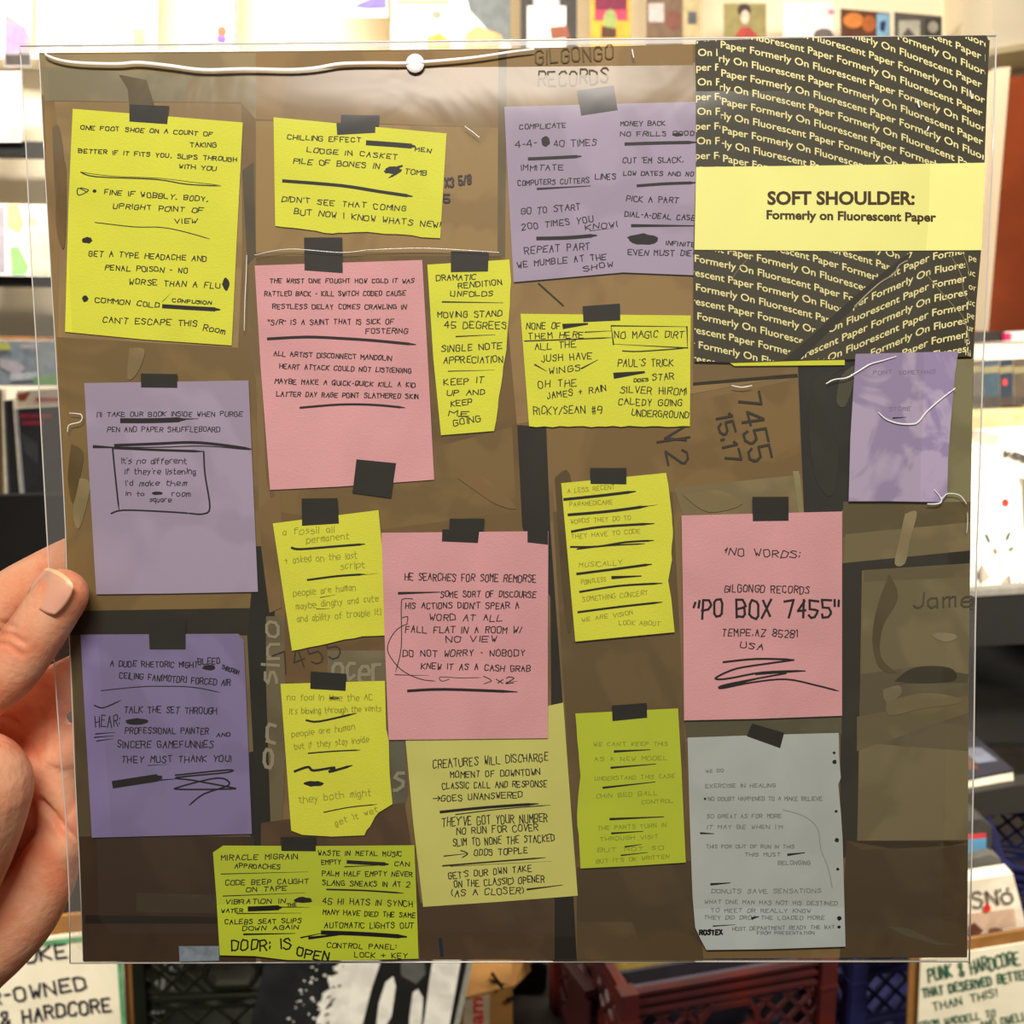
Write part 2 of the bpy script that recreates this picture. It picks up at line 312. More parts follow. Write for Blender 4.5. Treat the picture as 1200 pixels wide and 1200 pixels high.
cover([(17, 479), (130, 472), (138, 640), (30, 640)], 2.24, cm((62, 62, 64)), [([(17, 479), (21, 479), (34, 640), (30, 640)], cm((205, 205, 205))), (rect(24, 485, 62, 490), cm((185, 60, 85))), (rect(26, 493, 52, 498), cm((185, 60, 85))), ([(24, 505), (46, 520), (46, 545), (30, 530)], cm((85, 85, 88)))], 'black record in a clear sleeve with two lines of pink print', group='records in the left bin', th=.014)
cover([(4, 470), (15, 468), (28, 640), (12, 640)], 2.28, cm((52, 52, 52)), [([(4, 470), (7, 470), (15, 640), (12, 640)], cm((110, 112, 112)))], 'black record sleeve seen edge on, second from the left', group='records in the left bin', th=.02)
cover([(-80, 452), (2, 456), (6, 640), (-80, 640)], 2.31, cm((66, 54, 42)), [([(-2, 456), (2, 456), (6, 640), (1, 640)], cm((150, 125, 90)))], 'brown black record sleeve at the very left of the bin', group='records in the left bin', th=.02)

# brown door panel and the shelf at the right
t = empty('door_1', PY(1240, 393, 3.2), None, None); t['kind'] = 'structure'
b = MB(); fbox(b, [(1184, 90), (1420, 62), (1420, 391), (1158, 391)], 3.2, .04, mat('rust_panel', (140, 62, 28), .5, .12, 6)); b.build('door_leaf', t, kind='structure')
b = MB(); fbox(b, [(1166, 80), (1184, 78), (1158, 391), (1140, 391)], 3.2, .07, mat('door_frame', (240, 218, 186), .7)); b.build('door_frame', t, kind='structure')
t = empty('display_shelf', PY(1180, 425, 2.5), 'white shelf with records along it at the right edge', 'shelf')
wsh = mat('white_shelf', (250, 244, 230), .6)
b = MB(); fbox(b, [(1120, 404), (1420, 400), (1420, 416), (1120, 421)], 2.5, .5, wsh); b.build('shelf_board', t)
b = MB(); fbox(b, [(1120, 488), (1420, 478), (1420, 500), (1120, 508)], 2.3, .5, mat('cream_shelf', (222, 202, 150), .6, .15, 20)); b.build('shelf_board', t)
b = MB(); fbox(b, [(1330, 390), (1345, 390), (1345, 900), (1330, 900)], 2.5, .4, wsh); b.build('side_panel', t)
b = MB(); fbox(b, [(1120, 391), (1177, 388), (1177, 400), (1120, 402)], 2.55, .2, cm((48, 40, 36))); b.build('storage_box', label='flat black box on the white shelf', category='box')
b = MB(); fbox(b, [(1179, 390), (1184, 390), (1184, 399), (1179, 399.5)], 2.53, .12, cm((225, 50, 110))); b.build('record_sleeve', label='thin bright pink record spine on the white shelf', category='record')
b = MB(); fbox(b, [(1186, 391), (1330, 384), (1330, 394), (1186, 399)], 2.54, .2, cm((236, 226, 222))); b.build('record_stack', label='low stack of white records right of the pink spine', category='record')
x = 1122
for i, (w, c, lb) in enumerate(((30, (92, 90, 84), 'dark grey record case behind the edge of the sleeve on the shelf'), (20, (66, 86, 104), 'blue grey record case with a cream top band on the shelf'), (16, (46, 58, 78), 'navy record case with a red dot on the right shelf'), (22, (96, 84, 72), 'brown grey record case at the far right of the shelf'))):
    q = [(x, 424 - .05 * (x - 1120)), (x + w - 1, 424 - .05 * (x + w - 1120)), (x + w - 1, 479.5 - .06 * (x + w - 1120)), (x, 479.5 - .06 * (x - 1120))]
    arts = [([(x, 430), (x + w - 1, 428), (x + w - 1, 436), (x, 438)], cm((150, 142, 108))), ([(x, 466), (x + w - 1, 464), (x + w - 1, 474), (x, 476)], cm((70, 62, 60)))]
    if i == 2: arts.append((oval(x + 5, 448, 3, 4), cm((225, 70, 70))))
    cover(q, 2.46, cm(c), arts, lb, name='record_case', group='record cases on the right shelf', th=.12); x += w
b = MB(); fbox(b, [(1120, 513), (1169, 512), (1169, 535), (1120, 535)], 2.2, .3, mat('brown_wood', (112, 68, 34), .6, .2, 20)); b.build('wooden_block', label='small brown wooden block under the cream shelf', category='box')
t = empty('white_box', PY(1170, 560, 2.0), 'long white record box between brown block and drawn cover', 'box')
b = MB(); fbox(b, [(1130, 530), (1168, 524), (1172, 510), (1330, 500), (1330, 572), (1130, 572)], 2.05, .12, mat('white_card', (252, 246, 232), .7)); b.build('carton', t)
b = MB(); hand_text(b, 'WIDE', (1177, 533), (1204, 541), 6, 3, lambda p: PY(p[0], p[1], 2.045), cm((70, 66, 60))); b.build('lettering', t, kind='stuff')
sk = cm((120, 112, 100))
a = [(oval(1178, 589, 4.5, 5), cm((235, 50, 45)))]
cover([(1116, 574), (1196, 568), (1203, 690), (1116, 704)], 1.95, cm((250, 244, 230)), a + [
    ([(1153, 625), (1157, 626), (1161, 635), (1158, 636)], cm((70, 64, 58))), ([(1181, 623), (1185, 622), (1181, 633), (1178, 632)], cm((70, 64, 58))),
    ([(1163, 641), (1167, 642), (1169, 649), (1166, 648)], sk), ([(1182, 640), (1187, 639), (1187, 645), (1183, 644)], sk),
    ([(1145, 672), (1150, 660), (1160, 676), (1150, 682)], cm((170, 160, 146))), ([(1163, 690), (1172, 684), (1180, 672), (1186, 688)], cm((176, 166, 150))),
    ([(1167, 649), (1169, 649), (1177, 668), (1175, 668)], sk), ([(1180, 672), (1182, 672), (1184, 690), (1182, 690)], sk), ([(1190, 668), (1192, 668), (1194, 686), (1192, 686)], sk),
    ([(1146, 655), (1148, 655), (1147, 692), (1145, 692)], sk)],
    'white record cover with black pen figures and a red dot sticker', group='records in the right bin', th=.02)
cover([(1199, 560), (1330, 552), (1330, 690), (1204, 690)], 1.98, cm((90, 86, 82)), [], 'dark grey record cover behind the drawn white one', group='records in the right bin', th=.02)
t = empty('record_bin', PY(1180, 900, 1.9), 'black record bin at the right edge under the drawn white cover', 'bin')
b = MB(); fbox(b, [(1100, 702), (1380, 684), (1380, 745), (1100, 760)], 1.9, .03, mat('bin_front2', (22, 21, 19), .6, .1, 8)); b.build('front_panel', t)
b = MB(); fbox(b, [(1100, 696), (1380, 672), (1380, 684), (1100, 704)], 1.9, .03, cm((120, 116, 108))); b.build('top_edge', t)
c_ = PY(1240, 704, 1.93); open_bin(c_.x - .26, c_.x + .26, 1.93, 2.6, c_.z - .3, c_.z, blk, t)

# low stand with book, boxes
t = empty('side_shelf', PY(1180, 940, 1.7), 'grey black shelf under the thick white edged book', 'shelf')
b = MB(); fbox(b, [(1100, 936), (1188, 921), (1280, 912), (1280, 944), (1100, 962)], 1.7, .04, mat('grey_shelf', (40, 38, 34), .6)); fb = b.build('shelf_board', t)
b = MB(); fbox(b, [(1262, 934), (1280, 932), (1280, 1225), (1262, 1225)], 1.7, .04, blk); b.build('side_panel', t)
t = empty('thick_book', PY(1150, 925, 1.72), 'thick white edged book with a dark cover on the grey shelf', 'book')
b = MB(); fbox(b, [(1100, 922), (1187, 905), (1188, 916), (1100, 934)], 1.72, .22, cm((240, 228, 200))); b.build('page_block', t)
b = MB()
q = [PY(x, y, 1.72) for x, y in ((1100, 922), (1188, 905), (1188, 902), (1100, 919))]; b.prism(q, [p + Vector((0, .225, 0)) for p in q], cm((40, 40, 48))); b.build('book_cover', t)
b = MB(); A_ = PY(1100, 919, 1.72); B_ = PY(1188, 902, 1.72); e = Vector((0, 0, .0012))
pt = lambda u, v: A_ + (B_ - A_) * u + Vector((0, .225 * v, 0)) + e
b.add([pt(.35, .15), pt(.62, .1), pt(.66, .6), pt(.4, .7)], [(0, 1, 2, 3)], cm((96, 60, 46)))
b.add([pt(.66, .2), pt(.93, .18), pt(.9, .45), pt(.66, .5)], [(0, 1, 2, 3)], cm((104, 108, 122))); b.build('cover_print', t, kind='stuff')
t = empty('small_box', PY(1150, 1003, 1.62), 'small blue box with a red top edge below the shelf', 'box')
b = MB(); fbox(b, [(1120, 985), (1156, 982), (1156, 1003), (1124, 1006)], 1.62, .1, cm((84, 140, 176))); b.build('carton', t)
b = MB(); fbox(b, [(1120, 981), (1156, 978), (1156, 982), (1120, 985)], 1.62, .1, cm((190, 60, 60))); b.build('lid', t)
b = MB(); fbox(b, [(1110, 966), (1150, 960), (1162, 968), (1162, 1004), (1158, 1004), (1157, 978), (1110, 984)], 1.625, .11, cm((60, 58, 54))); b.build('plastic_case', label='dark plastic case around the small blue box', category='case')
b = MB(); fbox(b, [(1110, 1014), (1160, 1001), (1172, 1006), (1177, 1026), (1110, 1037)], 1.6, .1, cm((96, 94, 86))); b.build('card_stack', label='stack of grey cards right above the lettered white card', category='cards')

def milk_crate(a, bpt, h, m, label, group=None, depth=None):
    """open lattice crate: a, bpt = front top corners, h = height"""
    a = Vector(a); bpt = Vector(bpt); w = (bpt - a).length; X = (bpt - a).normalized(); Yv = Vector((-X.y, X.x, 0)); d = depth or w
    t = empty('milk_crate', a - Vector((0, 0, h)), label, 'crate', group); t.location.z = a.z - h
    P = lambda x, y, z: a + X * x + Yv * y + Vector((0, 0, z - h))
    th = .008
    def panel(org, ux, uy):
        q = MB(); L = w
        Q = lambda u, z, o=0: org + ux * u + uy * o + Vector((0, 0, z - h))
        for z in (h - .006, h - .024, h - .042): q.bar(Q(0, z), Q(L, z), .006, th + .008, m, uy)
        q.bar(Q(0, h - .022), Q(L, h - .022), .04, .003, m, uy)
        z1 = h - .045; z0 = h - .125; hx0, hx1 = L * .36, L * .64
        for z in (z0, z0 - .012, .02, .008, h * .45): q.bar(Q(0, z), Q(L, z), .006, th, m, uy)
        for s0, s1 in ((0, hx0), (hx1, L)):
            n = 3; st = (s1 - s0) / n
            for i in range(-2, n + 1):
                for sg in (1, -1):
                    u0 = s0 + i * st; pts = []
                    ua, ub = (u0, u0 + (z1 - z0)) if sg > 0 else (u0 + (z1 - z0), u0)
                    za, zb = z0, z1
                    def cl(u, z, u2, z2, lim):
                        return None
                    pa, pb = [ua, za], [ub, zb]
                    for lim, cmp in ((s0, -1), (s1, 1)):
                        for p_, o_ in ((pa, pb), (pb, pa)):
                            if (p_[0] - lim) * cmp > 0 and (o_[0] - p_[0]) != 0:
                                k = (lim - p_[0]) / (o_[0] - p_[0])
                                if 0 <= k <= 1: p_[1] += (o_[1] - p_[1]) * k; p_[0] = lim
                    if s0 - 1e-6 <= pa[0] <= s1 + 1e-6 and s0 - 1e-6 <= pb[0] <= s1 + 1e-6 and abs(pa[0] - pb[0]) > .004:
                        q.bar(Q(*pa), Q(*pb), .007, th * .8, m, uy)
        # handle frame
        for (u0, q0), (u1, q1) in zip([(hx0, z1 - .03), (hx0 + .015, z1 - .01), (hx1 - .015, z1 - .01), (hx1, z1 - .03), (hx1, z0 + .03), (hx1 - .015, z0 + .012), (hx0 + .015, z0 + .012), (hx0, z0 + .03)],
                                      [(hx0 + .015, z1 - .01), (hx1 - .015, z1 - .01), (hx1, z1 - .03), (hx1, z0 + .03), (hx1 - .015, z0 + .012), (hx0 + .015, z0 + .012), (hx0, z0 + .03), (hx0, z1 - .03)]):
            q.bar(Q(u0, q0), Q(u1, q1), .009, th + .01, m, uy)
        n = 5
        for i in range(n):
            for sg in (1, -1):
                u0 = L * i / n; u1 = L * (i + 1) / n
                for za, zb in ((.02, h * .45 * .5), (h * .45 * .5, h * .45), (h * .45, z0 - .012)):
                    q.bar(Q(u0 if sg > 0 else u1, za), Q(u1 if sg > 0 else u0, zb), .006, th * .8, m, uy)
        return q
    for org, ux, uy in ((P(0, 0, h), X, Yv), (P(0, d, h), X, Yv), (P(0, 0, h), Yv, X), (P(w, 0, h), Yv, X)):
        panel(org, ux, uy).build('lattice_panel', t)
    rot = Matrix.Rotation(math.atan2(X.y, X.x), 3, 'Z')
    for x, y in ((0, 0), (w, 0), (0, d), (w, d)):
        q = MB(); q.box(P(x, y, h / 2), (.03, .03, h), m, rot); q.box(P(x, y, h - .05), (.034, .034, .006), m, rot); q.build('corner_post', t)
    q = MB(); q.box(P(w / 2, d / 2, .004), (w, d, .008), m, rot); q.build('base', t)
    return t, P, w, d

ST = .17
b = MB(); b.box((0, 2.45, ST / 2), (4.2, 1.9, ST), mat('platform_paint', (36, 28, 24), .7, .3, 8)); b.build('low_platform', label='low dark brown platform that the crates stand on', category='platform')
red = mat('red_plastic', (82, 24, 18), .5, .15, 6, rgb2=(54, 24, 26)); blu = mat('blue_plastic', (30, 32, 72), .45, .15, 8)
topz = ST + .28
t, P, w, d = milk_crate(PZ(735, 1160, topz), PZ(968, 1120, topz), .28, red, 'red open lattice milk crate below the record, in the middle')
for i in range(9):
    c = [(60, 58, 72), (38, 34, 40), (150, 128, 60), (30, 30, 44), (96, 90, 84), (44, 34, 34), (120, 110, 70), (36, 36, 46), (64, 40, 40)][i]
    q = MB(); y0 = .03 + i * .034; hh = .245 + .006 * (i % 3)
    pts = [P(.02, y0, .01), P(w - .02, y0, .01), P(w - .02, y0 + .02, hh), P(.02, y0 + .02, hh)]
    Yd = (P(0, 1, 0) - P(0, 0, 0)) * .008
    q.prism(pts, [p + Yd for p in pts], cm(c)); q.build('record_sleeve', label='%s record standing in the red crate, %s from its front' % (['slate', 'black', 'mustard', 'navy', 'grey', 'brown', 'olive', 'dark blue', 'maroon'][i], ['first', 'second', 'third', 'fourth', 'fifth', 'sixth', 'seventh', 'eighth', 'last'][i]), category='record', group='records in the red crate')
milk_crate(PZ(1004, 1116, topz), PZ(1004, 1116, topz) + (PZ(968, 1120, topz) - PZ(735, 1160, topz)).normalized() * .34, .28, blu, 'dark blue milk crate right of the red crate')
bc = mat('black_green_plastic', (18, 22, 14), .5, .2, 8)
milk_crate(PZ(158, 1090, topz), PZ(158, 1090, topz) + Vector((.33, .02, 0)), .28, bc, 'blackish green milk crate beside the left sign')
milk_crate(PZ(1176, 1012, topz), PZ(1176, 1012, topz) + Vector((.33, -.1, 0)), .28, blu, 'blue milk crate behind the lettered white card at the right edge')
rb = mat('dark_red_plastic', (48, 18, 20), .5, .2, 8)
t = empty('record_tray', PZ(668, 1160, ST), 'narrow dark red plastic tray left of the red crate', 'tray')
b = MB(); A_, B_ = PZ(666, 1130, ST + .2), PZ(692, 1164, ST + .2); b.bar(A_, B_, .012, .02, rb); b.bar(A_ - Vector((0, 0, .1)), B_ - Vector((0, 0, .1)), .16, .004, rb, Vector((1, 0, 0))); b.build('rim', t)

def rgbpaint(poly, m, fn, mb): mb.add([fn(p) for p in poly], [tuple(range(len(poly)))], m)
# big leaning black and white print
t = empty('framed_print', PY(420, 1260, 1.62), 'large black and white brushwork print leaning behind clear plastic', 'picture')
b = MB(); q = [(322, 1080), (562, 1080), (525, 1250), (282, 1250)]; fbox(b, q, 1.62, .012, cm((34, 36, 38), .5, .3, 12)); b.build('backing', t)
b = MB(); W_ = cm((238, 236, 224)); K_ = cm((30, 30, 30))
jag = [(404, 1080), (401, 1110)] + [(396 - (y - 1128) * .4 + R.uniform(-6, 6), y) for y in range(1128, 1250, 6)]
flat(b, [(460, 1080), (404, 1080)] + jag[1:] + [(418, 1250)], 1.62, W_, .001)
for i in range(40):
    y = R.uniform(1120, 1230); x = 392 - (y - 1128) * .45 + R.uniform(-26, 8); flat(b, oval(x, y, R.uniform(.6, 2.4), R.uniform(.6, 2), 7), 1.62, W_, .0012)
for i in range(14):
    y = R.uniform(1130, 1220); x = 398 - (y - 1128) * .35 + R.uniform(0, 12); flat(b, oval(x, y, R.uniform(1, 4), R.uniform(.6, 2), 7, -.5), 1.62, K_, .0014)
flat(b, [(452, 1080), (445, 1130), (435, 1160), (425, 1200), (412, 1250), (488, 1250), (500, 1180), (508, 1128), (514, 1080)], 1.62, K_, .0018)
flat(b, [(452, 1150), (461, 1143), (464, 1155), (459, 1190), (452, 1202), (441, 1200), (444, 1175)], 1.62, W_, .0024)
flat(b, [(484, 1162), (490, 1158), (496, 1168), (494, 1200), (488, 1215), (479, 1210), (480, 1190)], 1.62, W_, .0024)
flat(b, [(514, 1080), (548, 1080), (520, 1250), (486, 1250), (498, 1190), (503, 1150)], 1.62, W_, .0022)
flat(b, [(548, 1080), (556, 1080), (527, 1250), (518, 1250)], 1.62, K_, .0022)
flat(b, [(470, 1118), (497, 1120), (499, 1140), (488, 1152), (470, 1142)], 1.62, cm((92, 92, 88)), .003)
b.build('brush_print', t, kind='stuff')
b = MB(); fbox(b, [(558, 1080), (564, 1080), (528, 1250), (522, 1250)], 1.61, .016, cm((150, 150, 140))); b.build('sleeve_edge', t)

# cardboard carton with a red print
kr = mat('carton_card', (146, 104, 52), .8, .1, 20)
t = empty('cardboard_carton', PY(580, 1240, 1.7), 'open brown cardboard carton with red letters beside the brushwork print', 'box')
b = MB(); fbox(b, [(540, 1170), (600, 1155), (601, 1250), (530, 1250)], 1.7, .22, kr); b.build('carton_side', t)
b = MB(); f = [PY(573, 1146, 1.72), PY(618, 1112, 1.9), PY(622, 1136, 1.88), PY(601, 1156, 1.7)]; b.prism(f, [p + Vector((0, .002, -.006)) for p in f], kr); b.build('flap', t)
b = MB(); f = [PY(540, 1170, 1.7), PY(572, 1146, 1.75), PY(600, 1155, 1.7)]; b.prism(f, [p + Vector((0, .002, -.004)) for p in f], mat('carton_dark', (104, 72, 38), .8)); b.build('flap', t)
b = MB(); flat(b, [(544, 1172), (574, 1164), (573, 1250), (540, 1250)], 1.7, cm((176, 158, 132)), .001)
RD = cm((196, 40, 36)); vs, fs = font_mesh('eam', .02)
wd = max(v[0] for v in vs)
def carton_pt(v): return PY(566 - v[1] * 17, 1212 - v[0] / wd * 44, 1.7) + Vector((0, -.002, 0))
b.add([carton_pt(v) for v in vs], fs, RD); b.build('printed_label', t, kind='stuff')
b = MB(); A_ = PY(577, 1140, 1.74); b.bar(PY(576, 1140, 1.71), PY(589, 1158, 1.69), .006, .002, blk); b.bar(PY(594, 1172, 1.695), PY(603, 1169, 1.695), .006, .003, blk); b.build('black_tape', t)
b = MB()
for i in range(7): b.bar(PY(546 + 6 * i, 1152 - 3 * i, 1.8), PY(566 + 7 * i, 1118 - i, 1.95), .003, .02, cm([(120, 128, 118), (150, 158, 146), (70, 84, 86), (96, 100, 92)][i % 4]))
b.build('record_bundle', label='grey green record spines showing over the cardboard carton', category='record')
b = MB(); f = [(590, 1150), (604, 1134), (630, 1126), (642, 1130), (640, 1158), (612, 1172), (596, 1166)]; b.prism([PY(x, y, 1.93) for x, y in f], [PY(x, y, 1.93) + Vector((0, .1, -.02)) for x, y in f], mat('dark_plastic_bag', (36, 34, 32), .4, .4, 60, bump=.6, bscale=60)); b.build('plastic_bag', label='crumpled dark grey bag behind the cardboard carton', category='bag')

# hand lettered signs
paper = mat('sign_paper', (244, 236, 208), .75, .05, 14); brown = mat('sign_backing', (150, 104, 52), .75, .12, 20)
def sign(back, card, Y, lines, ink, border, label, wpx):
    t = empty('shop_sign', PY(*back[-1], Y), label, 'sign')
    b = MB(); fbox(b, back, Y + .006, .006, brown); b.build('cardboard_backing', t)
    b = MB(); fbox(b, card, Y, .003, paper); cd_ = b.build('card', t)
    b = MB(); fn = lambda p: PY(p[0], p[1], Y) + Vector((0, -.001, 0))
    for tx, x0, y0, x1, y1, h in lines: hand_text(b, tx, (x0, y0), (x1, y1), h, wpx if h > 9 else wpx * .7, fn, ink, .12)
    b.build('lettering', cd_, kind='stuff')
    if border:
        b = MB()
        for pts in border: ribbon(b, pts, 5.5, fn, mat('green_marker', (92, 158, 108), .7, .25, 60))
        b.build('marker_border', cd_)
navy = cm((34, 32, 52)); grn = cm((40, 96, 70))
sign([(-120, 1092), (150, 1066), (158, 1260), (-120, 1260)], [(-120, 1118), (143, 1088), (150, 1260), (-120, 1260)], 1.3,
     [('UKE', 30, 1129, 79, 1122, 16), ('ER-OWNED', -28, 1180, 101, 1158, 15), ('TS & HARDCORE', -36, 1208, 130, 1183, 15)], navy,
     [[(-118, 1125), (60, 1104), (136, 1095)], [(139, 1094), (141, 1140), (145, 1200), (146, 1258)]], 'white card sign with green border under the hand, reading OWNED and HARDCORE', 2.6)
sign([(1067, 1112), (1320, 1070), (1320, 1290), (1060, 1290)], [(1079, 1124), (1320, 1086), (1320, 1290), (1072, 1290)], 1.45,
     [('PUNK & HARDCORE', 1089, 1150, 1195, 1129, 15), ('THAT DESERVED BETTER', 1082, 1168, 1206, 1146, 10), ('THAN THIS!', 1094, 1184, 1168, 1167, 9), ('FROM WADDELL TO', 1078, 1205, 1166, 1191, 8), ('AND DWELLER', 1150, 1206, 1216, 1192, 9)], grn, [],
     'cream card sign at lower right with green lettering about punk and hardcore', 1.9)
t = empty('lettered_card', PY(1150, 1100, 1.5), 'white card reading SNÖ with a red dot, right of the record', 'record')
b = MB(); fbox(b, [(1110, 1036), (1187, 1024), (1203, 1086), (1110, 1100)], 1.5, .03, cm((244, 232, 208))); b.build('sleeve', t)
b = MB(); flat(b, [(1112, 1073), (1188, 1064), (1191, 1085), (1112, 1097)], 1.5, cm((206, 176, 150)), .001)
flat(b, [(1134, 1086), (1141, 1080), (1152, 1090), (1146, 1095), (1134, 1096)], 1.5, cm((96, 62, 46)), .0016); flat(b, [(1158, 1088), (1165, 1086), (1176, 1088), (1160, 1093)], 1.5, cm((120, 84, 62)), .0016)
fn = lambda p: PY(p[0], p[1], 1.5) + Vector((0, -.002, 0))
hand_text(b, 'SNö', (1140, 1064), (1187, 1056), 18, 2, fn, cm((44, 38, 36)), .05); flat(b, oval(1156, 1063, 4.2, 5), 1.5, cm((214, 44, 40)), .003)
b.build('printed_front', t, kind='stuff')

# ------------------------------------------------------------------ the record jacket
JK = [(46, 62), (300, 60), (590, 57), (813, 52), (1160, 47), (1152, 200), (1141, 420), (1138, 560), (1137, 660), (1135, 820), (1134, 980), (1133, 1122), (620, 1124), (98, 1127), (93, 1000), (88, 905), (84, 800), (79, 690), (77, 620), (72, 520), (66, 420), (60, 320), (53, 200)]
jc = sum((S(p) for p in JK), Vector()) / len(JK)
J = empty('record_jacket', S((620, 1124)), 'square record jacket printed with handwritten notes taped over cardboard', 'record')
def card(rgb, var=.10): return mat('cardboard_%d_%d_%d' % rgb, rgb, .6, var, 16, detail=3, hard=1)
b = MB(); slab(b, JK, -.0035, 0, card((128, 104, 66)), cm((225, 215, 195))); b.build('board', J)
LAY = [0.00004]
def piece(name, poly, m, label=None, th=.00005):
    z = LAY[0]; LAY[0] += .000006
    b = MB(); slab(b, poly, z - .00003, z + th * .2, m); o = b.build(name, J)
    if label: o['label'] = label
    return o, z + th * .2
# (colour, polygon)
for rgb, poly in [
 ((146, 128, 92), [(47, 64), (300, 62), (588, 59), (588, 150), (300, 140), (282, 120), (60, 118), (48, 110)]),  # olive grey here and below mixes the sleeve's reflected haze into the card
 ((138, 128, 100), [(48, 78), (220, 90), (215, 118), (52, 118)]),
 ((150, 124, 82), [(60, 119), (283, 122), (284, 300), (278, 430), (66, 430), (56, 220)]),
 ((136, 110, 70), [(52, 118), (64, 119), (72, 180), (68, 420), (58, 300)]),
 ((150, 122, 76), [(300, 142), (588, 150), (586, 296), (300, 296)]),
 ((140, 112, 68), [(300, 62), (586, 59), (584, 150), (300, 140)]),
 ((104, 90, 62), [(584, 59), (596, 58), (592, 300), (583, 300)]),
 ((146, 118, 74), [(594, 58), (812, 53), (812, 424), (934, 440), (600, 498), (592, 300)]),
 ((84, 76, 56), [(284, 200), (297, 190), (300, 300), (290, 310)]),
 ((126, 102, 60), [(66, 395), (290, 408), (300, 445), (305, 700), (320, 712), (78, 716), (74, 520)]),
 ((112, 88, 50), [(300, 300), (588, 300), (606, 500), (640, 640), (330, 640), (312, 560)]),
 ((124, 100, 58), [(320, 575), (600, 500), (605, 600), (450, 620), (330, 600)]),
 ((58, 54, 42), [(606, 498), (640, 500), (645, 620), (652, 720), (662, 860), (676, 1126), (648, 1126), (645, 700), (612, 618)]),
 ((128, 102, 60), [(640, 498), (812, 470), (934, 444), (940, 560), (788, 578), (650, 600)]),
 ((118, 96, 60), [(648, 600), (788, 576), (802, 850), (815, 1126), (676, 1126), (664, 860)]),
 ((134, 118, 82), [(790, 572), (938, 556), (942, 604), (800, 604)]),
 ((146, 140, 96), [(929, 552), (936, 552), (942, 600), (936, 601)]),
 ((70, 62, 42), [(812, 448), (934, 438), (935, 442), (812, 452)]),
 ((128, 104, 66), [(812, 424), (935, 428), (934, 438), (812, 447)]),
 ((62, 62, 54), [(935, 428), (1004, 422), (994, 588), (985, 600), (942, 600)]),
 ((128, 122, 88), [(1100, 420), (1140, 420), (1137, 590), (1100, 590)]),
 ((112, 98, 66), [(988, 588), (1137, 588), (1137, 625), (988, 628)]),
 ((140, 124, 86), [(990, 626), (1137, 612), (1136, 646), (988, 660)]),
 ((74, 72, 58), [(986, 660), (1137, 645), (1136, 660), (1010, 668), (1004, 1000), (984, 1006)]),
 ((132, 120, 86), [(1012, 668), (1136, 660), (1135, 800), (1134, 985), (1004, 995)]),
 ((120, 108, 78), [(1012, 668), (1136, 660), (1136, 676), (1012, 682)]),
 ((112, 102, 76), [(1008, 790), (1080, 780), (1135, 800), (1134, 880), (1006, 870)]),
 ((100, 92, 70), [(1058, 800), (1090, 782), (1135, 790), (1134, 800), (1046, 802)]),
 ((126, 112, 80), [(1004, 840), (1134, 815), (1134, 835), (1004, 880)]),
 ((104, 84, 58), [(992, 985), (1134, 984), (1133, 1121), (984, 1122)]),
 ((118, 98, 66), [(992, 985), (1080, 1000), (1134, 986), (1134, 990), (1010, 996)]),
 ((120, 110, 82), [(1040, 1085), (1065, 1088), (1100, 1104), (1125, 1107), (1098, 1107), (1060, 1096)]),
 ((62, 56, 40), [(78, 716), (318, 712), (320, 744), (84, 744)]),
 ((46, 46, 34), [(300, 640), (322, 640), (322, 990), (294, 992), (290, 744)]),
 ((126, 108, 72), [(278, 742), (290, 748), (297, 880), (290, 882)]),
 ((136, 108, 66), [(304, 596), (330, 574), (330, 712), (316, 718), (306, 640)]),
 ((92, 80, 56), [(84, 744), (104, 744), (108, 980), (92, 982)]),
 ((80, 60, 42), [(92, 980), (298, 980), (300, 1126), (98, 1126)]),
 ((92, 76, 56), [(160, 1046), (254, 1048), (254, 1070), (160, 1068)]),
 ((56, 44, 32), [(100, 1072), (256, 1074), (256, 1082), (100, 1082)]),
 ((118, 106, 78), [(312, 722), (334, 722), (336, 860), (330, 986), (318, 986), (312, 800)]),
 ((134, 122, 92), [(384, 762), (452, 758), (454, 800), (384, 800)]),
 ((124, 96, 58), [(334, 718), (452, 722), (452, 762), (384, 762), (384, 800), (334, 800)]),
 ((110, 106, 88), [(454, 862), (474, 862), (478, 930), (470, 960), (460, 940)]),
 ((112, 84, 54), [(306, 964), (474, 940), (494, 1064), (490, 1124), (306, 1126)]),
 ((106, 82, 58), [(492, 1058), (650, 1052), (650, 1124), (492, 1124)]),
 ((108, 88, 58), [(676, 1016), (815, 1008), (824, 1124), (676, 1124)]),
 ((120, 98, 66), [(676, 1080), (740, 1080), (760, 1124), (676, 1124)]),
 ((104, 98, 74), [(802, 844), (986, 838), (986, 860), (804, 864)]),
 ((100, 84, 56), [(140, 88), (172, 94), (182, 126), (152, 124), (150, 104)]),
]:
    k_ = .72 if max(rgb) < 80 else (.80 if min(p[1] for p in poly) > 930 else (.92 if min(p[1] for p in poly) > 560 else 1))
    piece('cardboard_panel', poly, card(tuple(int(v * k_) for v in rgb)))
